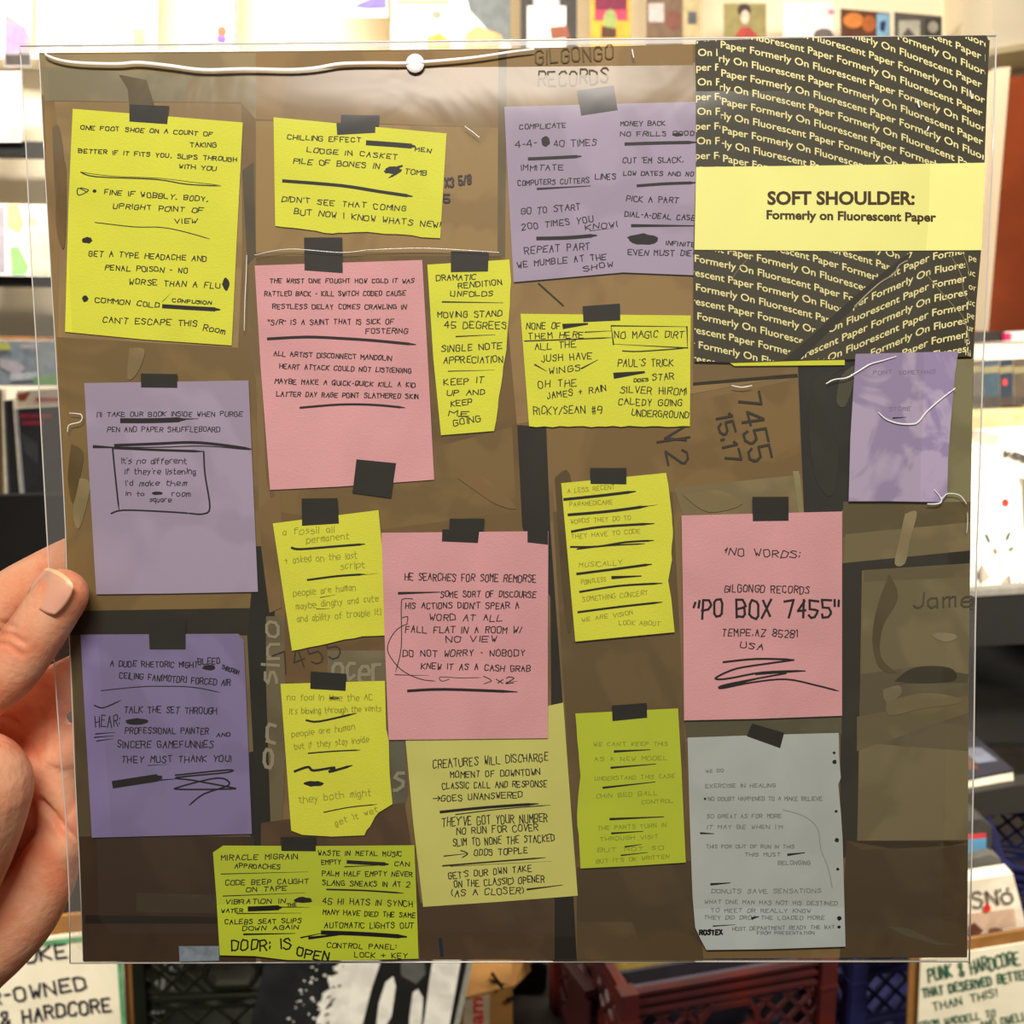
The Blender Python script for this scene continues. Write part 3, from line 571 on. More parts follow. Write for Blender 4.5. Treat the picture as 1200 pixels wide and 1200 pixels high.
for rgb, pts in [  # rounded lighter and darker patches laid over the panels
 ((96, 84, 56), [(1042, 672), (1052, 700), (1034, 735), (1032, 770), (1050, 788), (1030, 782), (1022, 750), (1028, 710)]),
 ((162, 148, 116), [(1091, 744), (1100, 741), (1118, 743), (1120, 748), (1108, 752), (1096, 748)]),
 ((72, 66, 48), [(1048, 798), (1066, 784), (1092, 780), (1116, 784), (1118, 797), (1080, 800)]),
 ((140, 128, 98), [(1034, 808), (1052, 803), (1056, 812), (1044, 822), (1036, 820)]),
 ((136, 122, 88), [(1038, 822), (1080, 812), (1118, 816), (1122, 824), (1080, 830), (1042, 838)]),
 ((160, 144, 106), [(1060, 602), (1074, 600), (1066, 632), (1060, 660), (1048, 660), (1054, 630)]),
 ((52, 52, 42), [(1000, 430), (976, 440), (968, 480), (982, 520), (975, 580), (955, 560), (948, 500), (955, 445)]),
 ((88, 86, 68), [(1006, 425), (986, 440), (980, 470), (990, 476), (1000, 450)]),
 ((150, 128, 84), [(152, 408), (170, 410), (162, 436), (150, 444)]),
 ((150, 134, 92), [(92, 560), (106, 566), (100, 600), (92, 620), (86, 600)]),
 ((104, 84, 46), [(84, 520), (98, 530), (94, 560), (86, 590), (80, 560)]),
 ((150, 118, 72), [(536, 560), (560, 556), (590, 578), (604, 596), (580, 590), (556, 574)]),
 ((96, 78, 44), [(650, 560), (668, 556), (676, 650), (668, 740), (660, 700)]),
 ((150, 132, 88), [(800, 580), (840, 574), (870, 590), (830, 600)]),
 ((118, 102, 74), [(62, 150), (70, 150), (76, 200), (72, 260), (66, 240)]),
 ((120, 94, 56), [(70, 180), (78, 200), (76, 290), (66, 260)]),
]:
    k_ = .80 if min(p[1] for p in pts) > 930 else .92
    piece('cardboard_patch', smooth(pts + [pts[0]], 4)[:-1], card(tuple(int(v * k_) for v in rgb)))
piece('printed_tape', [(210, 1108), (257, 1108), (257, 1125), (211, 1126)], mat('grey_tape', (128, 140, 150), .5, .2, 200), 'small grey tape piece at the jacket foot')

# marks drawn on the printed cardboard
b = MB(); fn = lambda p: S(p, LAY[0] + .00001); mk = mat('marker_faint', (104, 88, 58), .7); mk2 = mat('marker_dark', (58, 52, 42), .7)
hand_text(b, 'GILGONGO', (628, 75), (718, 70), 16, 1.6, fn, mk, .1); hand_text(b, 'RECORDS', (631, 101), (712, 97), 16, 1.8, fn, mk, .1)
hand_text(b, '7455', (864, 463), (880, 541), 26, 2.8, fn, mk2, .15); hand_text(b, '15.17', (838, 488), (852, 543), 18, 2.6, fn, mk2, .15); hand_text(b, 'V2', (777, 506), (784, 544), 24, 2.4, fn, mk2, .15)
ribbon(b, [(770, 518), (808, 512)], 2.2, fn, mk2)
hand_text(b, '7455', (328, 792), (400, 768), 26, 1.6, fn, mk2, .2)
hand_text(b, 'Jame', (1070, 712), (1140, 709), 17, 2, fn, mat('marker_mid', (84, 76, 62), .7), .1)
hand_text(b, 'X3 5/8', (522, 219), (552, 216), 10, 2, fn, mat('print_navy', (70, 64, 66), .7), 0); hand_text(b, '5', (520, 237), (527, 237), 9, 2, fn, mat('print_navy', (70, 64, 66), .7), 0)
gl = mat('ghost_letter', (150, 142, 116), .7)
hand_text(b, 'ocer', (390, 798), (446, 798), 28, 4, fn, gl, 0); hand_text(b, 'sino', (326, 800), (326, 730), 20, 3.4, fn, gl, 0); hand_text(b, 'on', (320, 900), (322, 850), 14, 4, fn, gl, 0); hand_text(b, 's', (462, 925), (472, 925), 30, 4, fn, gl, 0)
ribbon(b, [(631, 332), (660, 358)], 1.6, fn, mk2); ribbon(b, [(516, 1100), (518, 1119)], 4, fn, mat('print_blue', (40, 42, 60), .7))
mk_o = b.build('lettering', J, kind='stuff')

LAY[0] += .00003
TAPE = mat('black_tape', (40, 38, 33), .5, .1, 60)
YEL = mat('note_yellow', (226, 228, 66), .7, .035, 30, bump=.15, bscale=1500)
PNK = mat('note_pink', (226, 164, 170), .7, .06, 26, bump=.15, bscale=1500)
PUR = mat('note_purple', (168, 154, 180), .7, .06, 15, hard=1, detail=2)
PUD = mat('note_violet', (132, 120, 164), .7, .07, 16, hard=1, detail=2)
OLV = mat('note_straw', (214, 212, 116), .7, .035, 30)
WHT = mat('note_white', (184, 192, 188), .7, .06, 30)
INK = mat('pen_ink', (30, 27, 28), .6)
FAD = {YEL: mat('faint_ink_yellow', (150, 150, 44), .7), WHT: mat('faint_ink_grey', (122, 128, 124), .7), PUR: INK, PUD: INK, PNK: INK, OLV: INK}
LIM = mat('note_lime', (192, 206, 50), .7, .035, 30)
FAD[LIM] = mat('faint_ink_lime', (140, 150, 40), .7)
def note(label, m, poly, o, tapes=(), lines=(), strokes=(), blobs=(), w=1.2, faint=False, tick=None):
    ox, oy, s = o; cv = lambda x, y: (ox + x / s, oy + y / s)
    n, z = piece('note', poly, m, label)
    b = MB(); fn = lambda p: S(p, z + .000006); fi = FAD[m] if faint else INK
    for L in lines:
        tx, x0, y0, x1, y1, h = L[:6]; ww = L[6] if len(L) > 6 else w
        hand_text(b, tx, cv(x0, y0), cv(x1, y1), h / s * .9, ww, fn, fi if len(L) < 8 else INK)
    for pts, ww in strokes: ribbon(b, smooth([cv(*p) for p in pts], 4), ww, fn, INK, True)
    for bx in blobs: blob(b, *cv(bx[0], bx[1]), *cv(bx[2], bx[3]), fn, INK)
    if b.f:
        o_ = b.build('handwriting', n, kind='stuff')
    for tp in tapes:
        LAY[0] += .000012; q, zz = piece('tape_strip', [cv(*p) for p in tp], TAPE); LAY[0] += .000004
    LAY[0] += .000026
    return n

note('straw yellow note lying under the central pink one, ending AS A CLOSER', OLV, [(475, 862), (660, 823), (664, 880), (670, 960), (677, 1049), (586, 1056), (496, 1062), (484, 960)], (300, 840, 3.333), [],
 [("CREATURES WILL DISCHARGE", 692, 198, 1140, 170, 34), ("MOMENT OF DOWNTOWN", 760, 237, 1108, 225, 26), ("CLASSIC CALL AND RESPONSE", 728, 280, 1135, 270, 26), (">GOES UNANSWERED", 692, 330, 1040, 314, 26), ("THEY'VE GOT YOUR NUMBER", 728, 425, 1138, 408, 36), ("NO RUN FOR COVER", 785, 458, 1100, 442, 28), ("SLIM TO NONE THE STACKED", 770, 502, 1165, 484, 30), ("ODDS TOPPLE", 852, 540, 1060, 532, 26), ("GET'S OUR OWN TAKE", 752, 630, 1075, 602, 26), ("ON THE CLASSIC) OPENER", 775, 665, 1125, 643, 28), ("(AS A CLOSER)", 765, 700, 1045, 688, 28)],
 [([(722, 370), (900, 352), (1100, 338)], 3.4), ([(780, 380), (960, 358), (1150, 343)], 1.3), ([(735, 542), (825, 532)], 1.6), ([(800, 520), (827, 532), (805, 548)], 1.4), ([(730, 580), (900, 566), (1130, 548)], 1.9), ([(760, 582), (1155, 562)], .8), ([(1060, 672), (1195, 655)], 2.4)], w=1.15)
note('yellow note at the upper left corner, tall, starting ONE FOOT', YEL, [(86, 128), (285, 144), (278, 280), (272, 405), (170, 398), (77, 389), (81, 240)], (80, 110, 3.873), [[(280, 50), (460, 57), (452, 140), (280, 128)]],
 [("ONE FOOT SHOE ON A COUNT OF", 60, 163, 655, 193, 20), ("TAKING", 555, 243, 672, 245, 22), ("BETTER IF IT FITS YOU, SLIPS THROUGH", 50, 268, 765, 310, 20), ("WITH YOU", 505, 340, 672, 350, 20), ("FINE IF WOBBLY, BODY,", 165, 458, 635, 490, 24), ("UPRIGHT POINT OF", 205, 520, 612, 542, 24), ("VIEW", 485, 590, 585, 587, 22), ("GET A TYPE HEADACHE AND", 95, 736, 628, 762, 26), ("PENAL POISON - NO", 170, 800, 542, 814, 24), ("WORSE THAN A FLU", 280, 864, 690, 884, 26), ("COMMON COLD", 125, 947, 415, 970, 24), ("CONFUSION", 475, 945, 650, 957, 16), ("CAN'T ESCAPE THIS", 160, 1040, 585, 1055, 28), ("Room", 615, 1072, 710, 1092, 30)],
 [([(60, 357), (130, 378), (400, 390), (540, 412), (695, 420)], 1.5), ([(60, 357), (200, 375), (420, 385), (560, 402), (690, 416)], .8), ([(125, 585), (300, 605), (420, 607), (520, 625), (645, 660)], 1.2), ([(435, 965), (560, 973), (685, 980)], 5), ([(430, 945), (465, 908)], .8), ([(60, 428), (95, 440), (50, 462), (48, 430), (90, 448)], 1.2)],
 [(112, 434, 132, 452), (62, 650, 115, 682), (700, 835, 735, 895), (65, 915, 95, 948)])
n2 = [(321, 138), (523.5, 157), (516, 279.5)] + torn((516, 279.5), (430, 272), 8, .8)[1:] + torn((430, 272), (390, 274), 5, .8) + torn((390, 274), (313, 264), 8, .8)
note('wide yellow note starting CHILLING EFFECT, top centre', YEL, n2, (300, 0, 4), [[(400, 540), (580, 543), (576, 592), (398, 590)], [(378, 580), (562, 572), (560, 625), (382, 635)]],
 [("CHILLING EFFECT", 150, 655, 490, 670, 24), ("MEN", 745, 710, 820, 718, 20), ("LODGE IN CASKET", 240, 715, 662, 748, 24), ("PILE OF BONES IN", 178, 768, 578, 792, 26), ("TOMB", 700, 815, 800, 824, 24), ("DIDN'T SEE THAT COMING", 122, 945, 702, 992, 26), ("BUT NOW I KNOW WHATS NEW!", 180, 1005, 860, 1068, 28)],
 [([(525, 672), (640, 680), (740, 688)], 6), ([(130, 850), (400, 872), (580, 900), (730, 922)], 4), ([(605, 805), (685, 780), (610, 810), (680, 800), (625, 835)], 2.5)], [(600, 780, 680, 818)])
note('large pink note left of centre with a black strip at its foot', PNK, [(299, 311.5), (495, 305), (502, 430), (509, 562), (400, 570), (317, 574), (306, 430)], (280, 280, 3.75), [[(288, -5), (455, -5), (458, 152), (290, 140)], [(518, 968), (692, 985), (670, 1138), (500, 1115)]],
 [("THE WRIST ONE FOUGHT HOW COLD IT WAS", 138, 195, 770, 195, 20), ("RATTLED BACK - KILL SWITCH CODED CAUSE", 115, 252, 732, 250, 22), ("RESTLESS DELAY COMES CRAWLING IN", 150, 308, 735, 310, 22), ("\"S/R\" IS A SAINT THAT IS SICK OF", 130, 378, 680, 374, 24), ("FOSTERING", 560, 418, 742, 416, 24), ("ALL ARTIST DISCONNECT MANDOLIN", 155, 514, 670, 534, 22), ("HEART ATTACK COULD NOT LIST(EN)ING", 180, 570, 758, 590, 22), ("MAYBE MAKE A QUICK-QUICK KILL A KID", 160, 636, 775, 652, 22), ("LATTER DAY RAGE POINT SLATHERED SKIN", 168, 692, 788, 702, 22)],
 [([(130, 440), (300, 432), (450, 438), (600, 448), (775, 465)], 3.5), ([(272, 742), (450, 728), (600, 730), (728, 742)], 2.8)])
n4 = [(501, 310.5), (597, 304.5)] + torn((599, 330), (594, 400), 5, .7) + torn((594, 400), (589, 440), 4, .8) + torn((589, 440), (579, 505), 5, .7) + [(579, 505), (517, 510), (508, 420)]
note('narrow yellow note starting DRAMATIC RENDITION, right of the large pink one', YEL, n4, (280, 280, 3.75), [[(932, 55), (1098, 58), (1095, 145), (932, 148)]],
 [("DRAMATIC", 868, 184, 1040, 182, 26), ("RENDITION", 965, 220, 1155, 202, 26), ("UNFOLDS", 932, 254, 1115, 252, 24), ("MOVING STAND", 875, 347, 1155, 342, 28), ("45 DEGREES", 905, 392, 1175, 397, 32), ("SINGLE NOTE", 892, 497, 1155, 482, 30), ("APPRECIATION", 900, 547, 1160, 542, 30), ("KEEP IT", 903, 645, 1075, 632, 28), ("UP AND", 915, 690, 1080, 682, 24), ("KEEP", 932, 735, 1025, 730, 26), ("ME", 925, 780, 1010, 780, 26), ("GOING", 945, 822, 1062, 802, 28)],
 [([(895, 278), (1160, 282)], 2), ([(955, 430), (1125, 422)], 1.7), ([(920, 582), (1122, 577)], 1.3), ([(965, 780), (1012, 778)], 1.5)])
note('wide purple note at the top, partly under the black paper', PUR, [(591, 126), (700, 123), (815, 120), (815, 323), (730, 319.6), (602, 331), (596, 230)], (580, 100, 5), [[(480, 35), (695, 5), (718, 150), (505, 182)]],
 [("COMPLICATE", 145, 260, 415, 254, 30), ("4-4-", 120, 372, 245, 358, 42), ("40 TIMES", 345, 362, 592, 358, 40), ("IMMITATE", 155, 502, 400, 500, 34), ("COMPUTERS CUTTERS", 135, 592, 550, 574, 32), ("LINES", 588, 552, 705, 552, 34), ("GO TO START", 155, 762, 500, 732, 40), ("200 TIMES YOU", 158, 850, 575, 802, 38), ("KNOW!", 530, 850, 715, 832, 34), ("REPEAT PART", 175, 992, 555, 966, 44), ("WE MUMBLE AT THE", 135, 1072, 650, 1022, 38), ("SHOW", 520, 1092, 690, 1062, 32), ("MONEY BACK", 735, 242, 995, 238, 28), ("NO FRILLS GOOD", 735, 304, 1165, 298, 28), ("CUT 'EM SLACK,", 748, 460, 1100, 456, 34), ("LOW DATES AND NO", 752, 530, 1160, 534, 26), ("PICK A PART", 770, 682, 1070, 692, 36), ("DIAL-A-DEAL CASE", 760, 772, 1168, 796, 32), ("INFINITE", 1000, 938, 1168, 950, 26), ("EVEN MUST DIE-", 780, 997, 1168, 1002, 34)],
 [([(200, 435), (350, 428), (500, 420)], 4), ([(250, 610), (555, 593)], 3), ([(555, 855), (690, 840)], 1), ([(250, 900), (420, 896), (590, 882)], 4.5), ([(765, 348), (960, 342), (1172, 338)], 4), ([(835, 592), (1000, 580), (1172, 574)], 3.6), ([(803, 825), (1172, 826)], 4)], [(268, 300, 325, 366), (765, 870, 972, 940), (1035, 280, 1100, 305)], w=1.2)
n6 = [(610, 368), (809, 370), (808, 499.5)] + torn((808, 499.5), (611.5, 500), 22, .8)[1:]
note('wide yellow note reading NO MAGIC DIRT in a box', YEL, n6, (580, 300, 3.75), [[(385, 222), (548, 210), (550, 285), (388, 292)]],
 [("NONE OF", 138, 324, 288, 320, 30), ("THEM HERE", 148, 366, 388, 360, 28), ("ALL THE", 175, 413, 355, 402, 30), ("JUSH HAVE", 205, 464, 425, 452, 30), ("WINGS", 240, 520, 375, 502, 28), ("NO MAGIC DIRT", 525, 362, 828, 360, 32), ("OH THE", 190, 580, 358, 572, 32), ("JAMES + RAIN", 230, 628, 488, 596, 30), ("RICKY/SEAN #9", 170, 697, 468, 692, 36), ("PAUL'S TRICK", 540, 484, 780, 487, 34), ("STAR", 690, 547, 785, 542, 30), ("DOES", 610, 554, 672, 550, 14), ("SILVER HIROMI", 550, 602, 838, 610, 32), ("CALEDY GOING", 542, 654, 820, 658, 30), ("UNDERGROUND", 600, 702, 848, 714, 30)],
 [([(305, 310), (400, 300)], 6.5), ([(175, 478), (225, 506)], 2), ([(380, 495), (450, 458)], 2), ([(395, 336), (510, 330)], 1.5), ([(130, 375), (320, 368), (510, 360)], 1.6), ([(510, 308), (842, 312)], 1.8), ([(842, 312), (845, 402)], 1.8), ([(845, 405), (520, 388)], 1.6), ([(520, 390), (510, 308)], 1.8), ([(560, 418), (640, 420), (845, 405)], 1.6), ([(530, 526), (648, 512)], 7.5)], w=1.15)
note('pale purple note on the left above the thumb, with a drawn box', PUR, [(100, 449), (292, 446), (303, 693), (200, 695), (114, 696), (106, 560)], (90, 430, 4.444), [[(338, 35), (528, 38), (528, 110), (340, 108)]],
 [("I'll TAKE OUR BOOK INSIDE WHEN PURGE", 112, 260, 865, 256, 26), ("PEN AND PAPER SHUFFLEBOARD", 165, 338, 748, 338, 28), ("It's no different", 238, 503, 575, 503, 32), ("if they're listening", 255, 558, 622, 558, 32), ("I'd make them", 262, 618, 575, 618, 30), ("in to", 262, 670, 355, 670, 24), ("room", 500, 672, 595, 672, 30), ("square", 385, 702, 495, 704, 28)],
 [([(240, 280), (400, 280), (560, 274)], 6), ([(560, 272), (635, 270)], 2), ([(95, 415), (210, 420)], 4), ([(205, 408), (420, 400), (600, 393), (750, 405), (910, 428)], 3.4), ([(210, 418), (440, 418), (670, 412), (905, 432)], 1.4), ([(192, 425), (205, 560), (225, 745)], 2), ([(200, 422), (420, 432), (662, 440)], 3), ([(665, 440), (672, 560), (697, 730), (660, 765), (580, 760)], 2), ([(185, 762), (250, 745), (450, 752), (600, 762)], 2)], [(392, 646, 455, 668)], w=1)
note('violet note lower left beside the fingers, reading HEAR', PUD, [(95.5, 743), (279.5, 742), (286.5, 750), (296, 976), (200, 978), (109, 980.5), (102, 860)], (0, 620, 3.75), [[(655, 400), (820, 400), (820, 527), (662, 527)]],
 [("A DUDE RHETORIC MIGHT", 490, 600, 872, 606, 26), ("BLEED", 875, 592, 970, 588, 28), ("THROUGH", 975, 612, 1050, 635, 20), ("CEILING FAN[MOTOR] FORCED AIR", 530, 652, 1015, 686, 28), ("TALK THE SET THROUGH", 552, 802, 955, 810, 30), ("HEAR:", 425, 868, 530, 866, 54), ("PROFESSIONAL PAINTER", 555, 894, 918, 897, 28), ("AND", 955, 908, 1015, 906, 16), ("SINCERE GAMEFUNNIES", 520, 957, 940, 957, 32), ("THEY MUST THANK YOU!", 540, 1022, 1018, 1020, 30)],
 [([(450, 707), (600, 692), (700, 688), (850, 692), (970, 715)], 1.2), ([(420, 772), (460, 782), (535, 750)], 1.6), ([(425, 897), (510, 890)], 1.6), ([(420, 912), (505, 905)], 1.6), ([(430, 928), (500, 918)], 1.6), ([(655, 1035), (745, 1030)], 1), ([(510, 1118), (600, 1104), (705, 1088)], 9), ([(700, 1100), (775, 1094)], 2), ([(775, 1078), (1000, 1055), (1000, 1066), (780, 1088), (850, 1100), (1010, 1130), (1020, 1138), (800, 1140), (790, 1130), (960, 1090), (1010, 1120), (900, 1160), (835, 1210)], 2)], [(890, 592, 955, 620), (553, 828, 660, 858)])
n9 = [(320.5, 613), (444, 597.5), (448, 640), (452, 744), (425, 745)] + torn((425, 745), (343, 762), 8, .8)[1:] + [(343, 762), (332, 690)]
note('small yellow note with faint lowercase writing, higher of the two left of centre', YEL, n9, (300, 560, 3.75), [[(203, 90), (360, 88), (367, 200), (205, 210)]],
 [("a fossil all", 120, 250, 345, 237, 30), ("permanent", 225, 284, 410, 266, 30), ("+ asked on the last", 130, 376, 445, 354, 32), ("script", 375, 400, 480, 392, 30), ("people are human", 168, 520, 440, 490, 30), ("maybe dinghy and cute", 180, 575, 540, 540, 30), ("and ability of trouble it]", 185, 632, 550, 600, 30)],
 [([(160, 306), (200, 312), (350, 300), (478, 290)], 2.8), ([(230, 447), (360, 430), (478, 422)], 2.6), ([(478, 424), (540, 418)], .7), ([(285, 524), (350, 512)], 1.1), ([(268, 574), (325, 573)], 1)], faint=True, w=.9)
n10 = [(329.5, 800.5), (451.5, 797), (453, 853), (456, 867), (457, 905), (460.5, 941)] + torn((460.5, 941), (444, 951), 3, .7)[1:] + torn((444, 951), (427.5, 977.5), 5, .8) + [(427.5, 977.5), (390, 979), (355, 977), (342, 972), (336, 890)]
note('yellow note with a torn lower corner and crossed out lines, below the small one', YEL, n10, (300, 580, 2.927), [[(190, 603), (312, 611), (309, 670), (188, 663)]],
 [("no fool in time the AC", 110, 702, 400, 702, 22), ("it's blowing through the vents", 118, 750, 430, 738, 22), ("people are human", 125, 828, 340, 802, 22), ("but if they stay inside", 135, 870, 388, 844, 22), ("they both might", 150, 1054, 395, 1028, 26), ("get it wet", 275, 1132, 420, 1082, 22)],
 [([(175, 770), (220, 774), (345, 746)], 2.4), ([(182, 883), (270, 876), (358, 872)], 1.7), ([(135, 945), (180, 930), (200, 942), (270, 932), (255, 946), (330, 925)], 3), ([(235, 1085), (320, 1068), (415, 1058)], 1.4)], [(165, 976, 238, 998), (250, 688, 290, 700)], faint=True, w=.9)
note('pink note in the middle, starting HE SEARCHES', PNK, [(447.5, 624), (642.5, 622), (642, 740), (642, 864), (550, 865), (456, 866), (451, 740)], (300, 560, 3.75), [[(852, 178), (1005, 178), (1000, 232), (850, 232)], [(820, 225), (982, 230), (976, 285), (818, 278)], [(1193, 200), (1283, 200), (1283, 292), (1193, 282)]],
 [("HE SEARCHES FOR SOME REMORSE", 655, 447, 1230, 457, 34), ("SOME SORT OF DISCOURSE", 812, 522, 1230, 522, 28), ("HIS ACTIONS DIDN'T SPEAR A", 658, 572, 1155, 572, 28), ("WORD AT ALL", 765, 624, 1080, 627, 30), ("FALL FLAT IN A ROOM W/", 658, 677, 1170, 680, 30), ("NO VIEW", 835, 720, 1058, 717, 28), ("DO NOT WORRY - NOBODY", 648, 782, 1180, 780, 30), ("KNEW IT AS A CASH GRAB", 728, 835, 1205, 848, 28), ("x2", 1060, 900, 1130, 898, 30)],
 [([(630, 505), (805, 500)], 3.4), ([(690, 530), (650, 530), (640, 560), (640, 740), (615, 850)], 1.1), ([(613, 862), (760, 866)], 1.2), ([(668, 638), (620, 665), (585, 720), (585, 770), (640, 840), (720, 880), (790, 890)], 1.1), ([(645, 612), (668, 608), (665, 635)], 1.1), ([(850, 882), (818, 890), (812, 872), (900, 876), (990, 874)], .9), ([(1000, 868), (1035, 888), (1000, 902)], 1.1), ([(1100, 895), (1150, 890)], 1), ([(670, 933), (830, 926), (1145, 937)], 3.4)])
n13 = [(657.5, 566), (780, 554), (782.5, 567)] + torn((784, 580), (788, 621), 5, .6) + torn((788, 621), (786, 665), 5, .8) + [(782.5, 680), (786, 700), (790, 740), (674, 751), (665, 650)]
note('yellow note with eight heavy underlines, right of centre', YEL, n13, (600, 540, 4), [[(365, 33), (535, 33), (535, 110), (367, 108)]],
 [("A LESS RECENT", 260, 152, 480, 130, 22), ("PARAMEDICARE", 270, 214, 470, 202, 22), ("WORDS THEY DO TO", 275, 294, 555, 274, 22), ("THEY HAVE TO CODE", 278, 364, 600, 337, 22), ("MUSICALLY", 315, 497, 515, 484, 24), ("POINTLESS", 325, 577, 440, 562, 22), ("SOMETHING CONCERT", 330, 657, 635, 627, 24), ("WE ARE VISION", 330, 752, 565, 717, 20), ("LOOK ABOUT", 500, 764, 690, 770, 22)],
 [([(245, 180), (400, 164), (575, 143)], 3.5), ([(265, 252), (450, 236), (630, 212)], 3.5), ([(630, 212), (680, 205)], 1), ([(280, 330), (420, 308), (662, 293)], 3), ([(275, 402), (400, 400), (530, 380), (660, 372)], 2.4), ([(305, 412), (450, 396), (620, 387)], 1.8), ([(305, 528), (500, 503), (650, 483)], 3.1), ([(470, 545), (600, 538)], 4), ([(318, 612), (500, 584), (700, 572)], 2.6), ([(310, 707), (500, 682), (700, 660)], 2.7)], faint=True, w=.8)
n14 = [(674, 835), (794, 829), (798, 900), (803, 1009), (740, 1013), (680, 1016)] + torn((680, 1016), (676, 953), 5, .5)[1:] + torn((676, 953), (680, 908), 4, .5) + torn((680, 908), (674, 835), 5, .5)
note('yellow note with short centred underlines, below the heavily underlined one', LIM, n14, (600, 820, 3), [[(350, 17), (472, 8), (474, 60), (352, 72)]],
 [("WE CAN'T KEEP THIS", 288, 160, 545, 157, 14), ("AS A NEW MODEL", 290, 212, 545, 207, 15), ("UNDERSTAND THIS CASE", 290, 280, 570, 270, 14), ("CHIN BED BALL", 295, 343, 510, 330, 16), ("CONTROL", 455, 362, 565, 356, 13), ("THE PARTS TURN IN", 300, 455, 540, 442, 15), ("THROUGH VISIT", 310, 492, 510, 482, 14), ("BUT NOT SO", 300, 530, 530, 522, 14), ("BUT IT'S OK WRITTEN", 295, 570, 550, 552, 14)],
 [([(360, 178), (482, 172)], 3), ([(348, 235), (502, 222)], 2.6), ([(320, 305), (500, 285)], 2.6), ([(345, 415), (530, 407)], 3), ([(350, 465), (458, 458)], 2.4), ([(397, 512), (452, 504)], 2), ([(383, 542), (475, 532)], 1.8)], faint=True, w=.8)
note('pink note on the right reading PO BOX 7455', PNK, [(798, 603.7), (985.5, 599), (985.5, 720), (985.5, 837.5), (890, 841), (801, 843), (800, 720)], (780, 560, 4), [[(403, 88), (572, 87), (572, 200), (405, 202)]],
 [("*NO WORDS:", 272, 360, 620, 374, 36), ("GILGONGO RECORDS", 272, 532, 668, 540, 36), ("\"PO BOX 7455\"", 130, 650, 802, 650, 88, 2.8), ("TEMPE,AZ 85281", 262, 737, 612, 742, 36), ("USA", 345, 790, 452, 802, 30)],
 [([(268, 860), (420, 845), (595, 848)], 2.6), ([(595, 850), (480, 866), (330, 890), (240, 928), (240, 940), (300, 935), (450, 908), (648, 900)], 2.4), ([(420, 915), (648, 902)], 3), ([(560, 912), (380, 945), (262, 970), (262, 982), (400, 955), (560, 940), (700, 968), (805, 995)], 2.2), ([(262, 978), (480, 925)], 2.6)], w=1.25)
n16 = [(805, 863), (893, 860), (981.5, 857.5), (982, 885), (984, 910), (981, 918), (984, 950), (986, 980), (989.5, 1107), (900, 1110), (827, 1111), (820, 1098), (814, 1085), (811, 1050), (810, 1027), (807, 940)]
note('creased white paper sheet with punched holes at the lower right', WHT, n16, (800, 840, 4.286), [[(345, 28), (505, 75), (485, 152), (318, 92)]],
 [("WE DO", 115, 275, 200, 270, 16), ("EXERCISE IN HEALING", 112, 350, 462, 348, 20), ("NO DOUBT HAPPENED TO A MAKE BELIEVE", 125, 415, 695, 412, 20), ("SO GREAT AS FOR MORE", 118, 502, 490, 500, 20), ("IT MAY BE WHEN I'M", 120, 555, 495, 555, 20), ("THIS FOR OUT OF RUN IN THIS", 115, 652, 555, 652, 18), ("THIS MUST", 308, 692, 485, 692, 18), ("BELONGING", 475, 735, 635, 735, 22), ("DONUTS SAVE SENSATIONS", 140, 878, 688, 875, 22), ("WHAT ONE MAN HAS NOT HIS DESTINED", 108, 928, 770, 938, 20), ("TO MEET OR REALLY KNOW", 140, 972, 635, 975, 20), ("THEY DID DROP THE LOADED MORE", 105, 1008, 705, 1010, 20), ("HOST DEPARTMENT READY THE WAY", 245, 1065, 755, 1055, 20), ("FROM PRESENTATION", 370, 1085, 655, 1083, 16), ("ROSTEX", 82, 1086, 195, 1082, 24, 2, 1)],
 [([(88, 577), (150, 580)], 2.6), ([(525, 685), (605, 675)], 3), ([(140, 833), (232, 826)], 3), ([(150, 1042), (260, 1035)], 1.6), ([(345, 1003), (375, 995)], 3)],
 [(747, 167, 763, 183), (745, 208, 769, 232), (757, 460, 773, 476), (757, 600, 781, 624), (765, 749, 782, 766), (768, 991, 793, 1016), (770, 1038, 789, 1056), (102, 398, 116, 412)], faint=True, w=.9)
# crease on the white sheet
b = MB(); cv = lambda x, y: (800 + x / 4.286, 840 + y / 4.286)
ribbon(b, smooth([cv(500, 460), cv(600, 490), cv(670, 550), cv(690, 660), cv(725, 750), cv(745, 850)], 4), 1.2, lambda p: S(p, LAY[0]), mat('crease_grey', (150, 158, 156), .7)); b.build('paper_crease', J)
LAY[0] += .00003
#note('mottled blank purple note at the right under the black paper', mat('note_mottled', (180, 164, 190), .7, 0, 34, rgb2=(142, 124, 158)), [(1001, 415), (1121, 412), (1117, 440), (1112, 497), (1109, 540), (1108, 580), (1101, 588), (1040, 587), (993, 587), (995, 513)], (800, 380, 3), []) if False else None
PM = mat('note_mottled', (186, 170, 200), .7, 0, 34, rgb2=(158, 142, 180), hard=1, detail=3); FAD[PM] = mat('faint_purple', (136, 120, 150), .7)
note('mottled blank purple note at the right under the black paper', PM, [(1001, 415), (1121, 412), (1117, 440), (1112, 497), (1109, 540), (1108, 580), (1101, 588), (1040, 587), (993, 587), (995, 513)], (800, 380, 3), [], [("POINT", 665, 178, 730, 175, 14), ("SOMETHING", 755, 178, 880, 174, 14), ("STORE", 720, 305, 795, 303, 14)], [([(735, 330), (778, 327)], 2)], faint=True, w=.9)
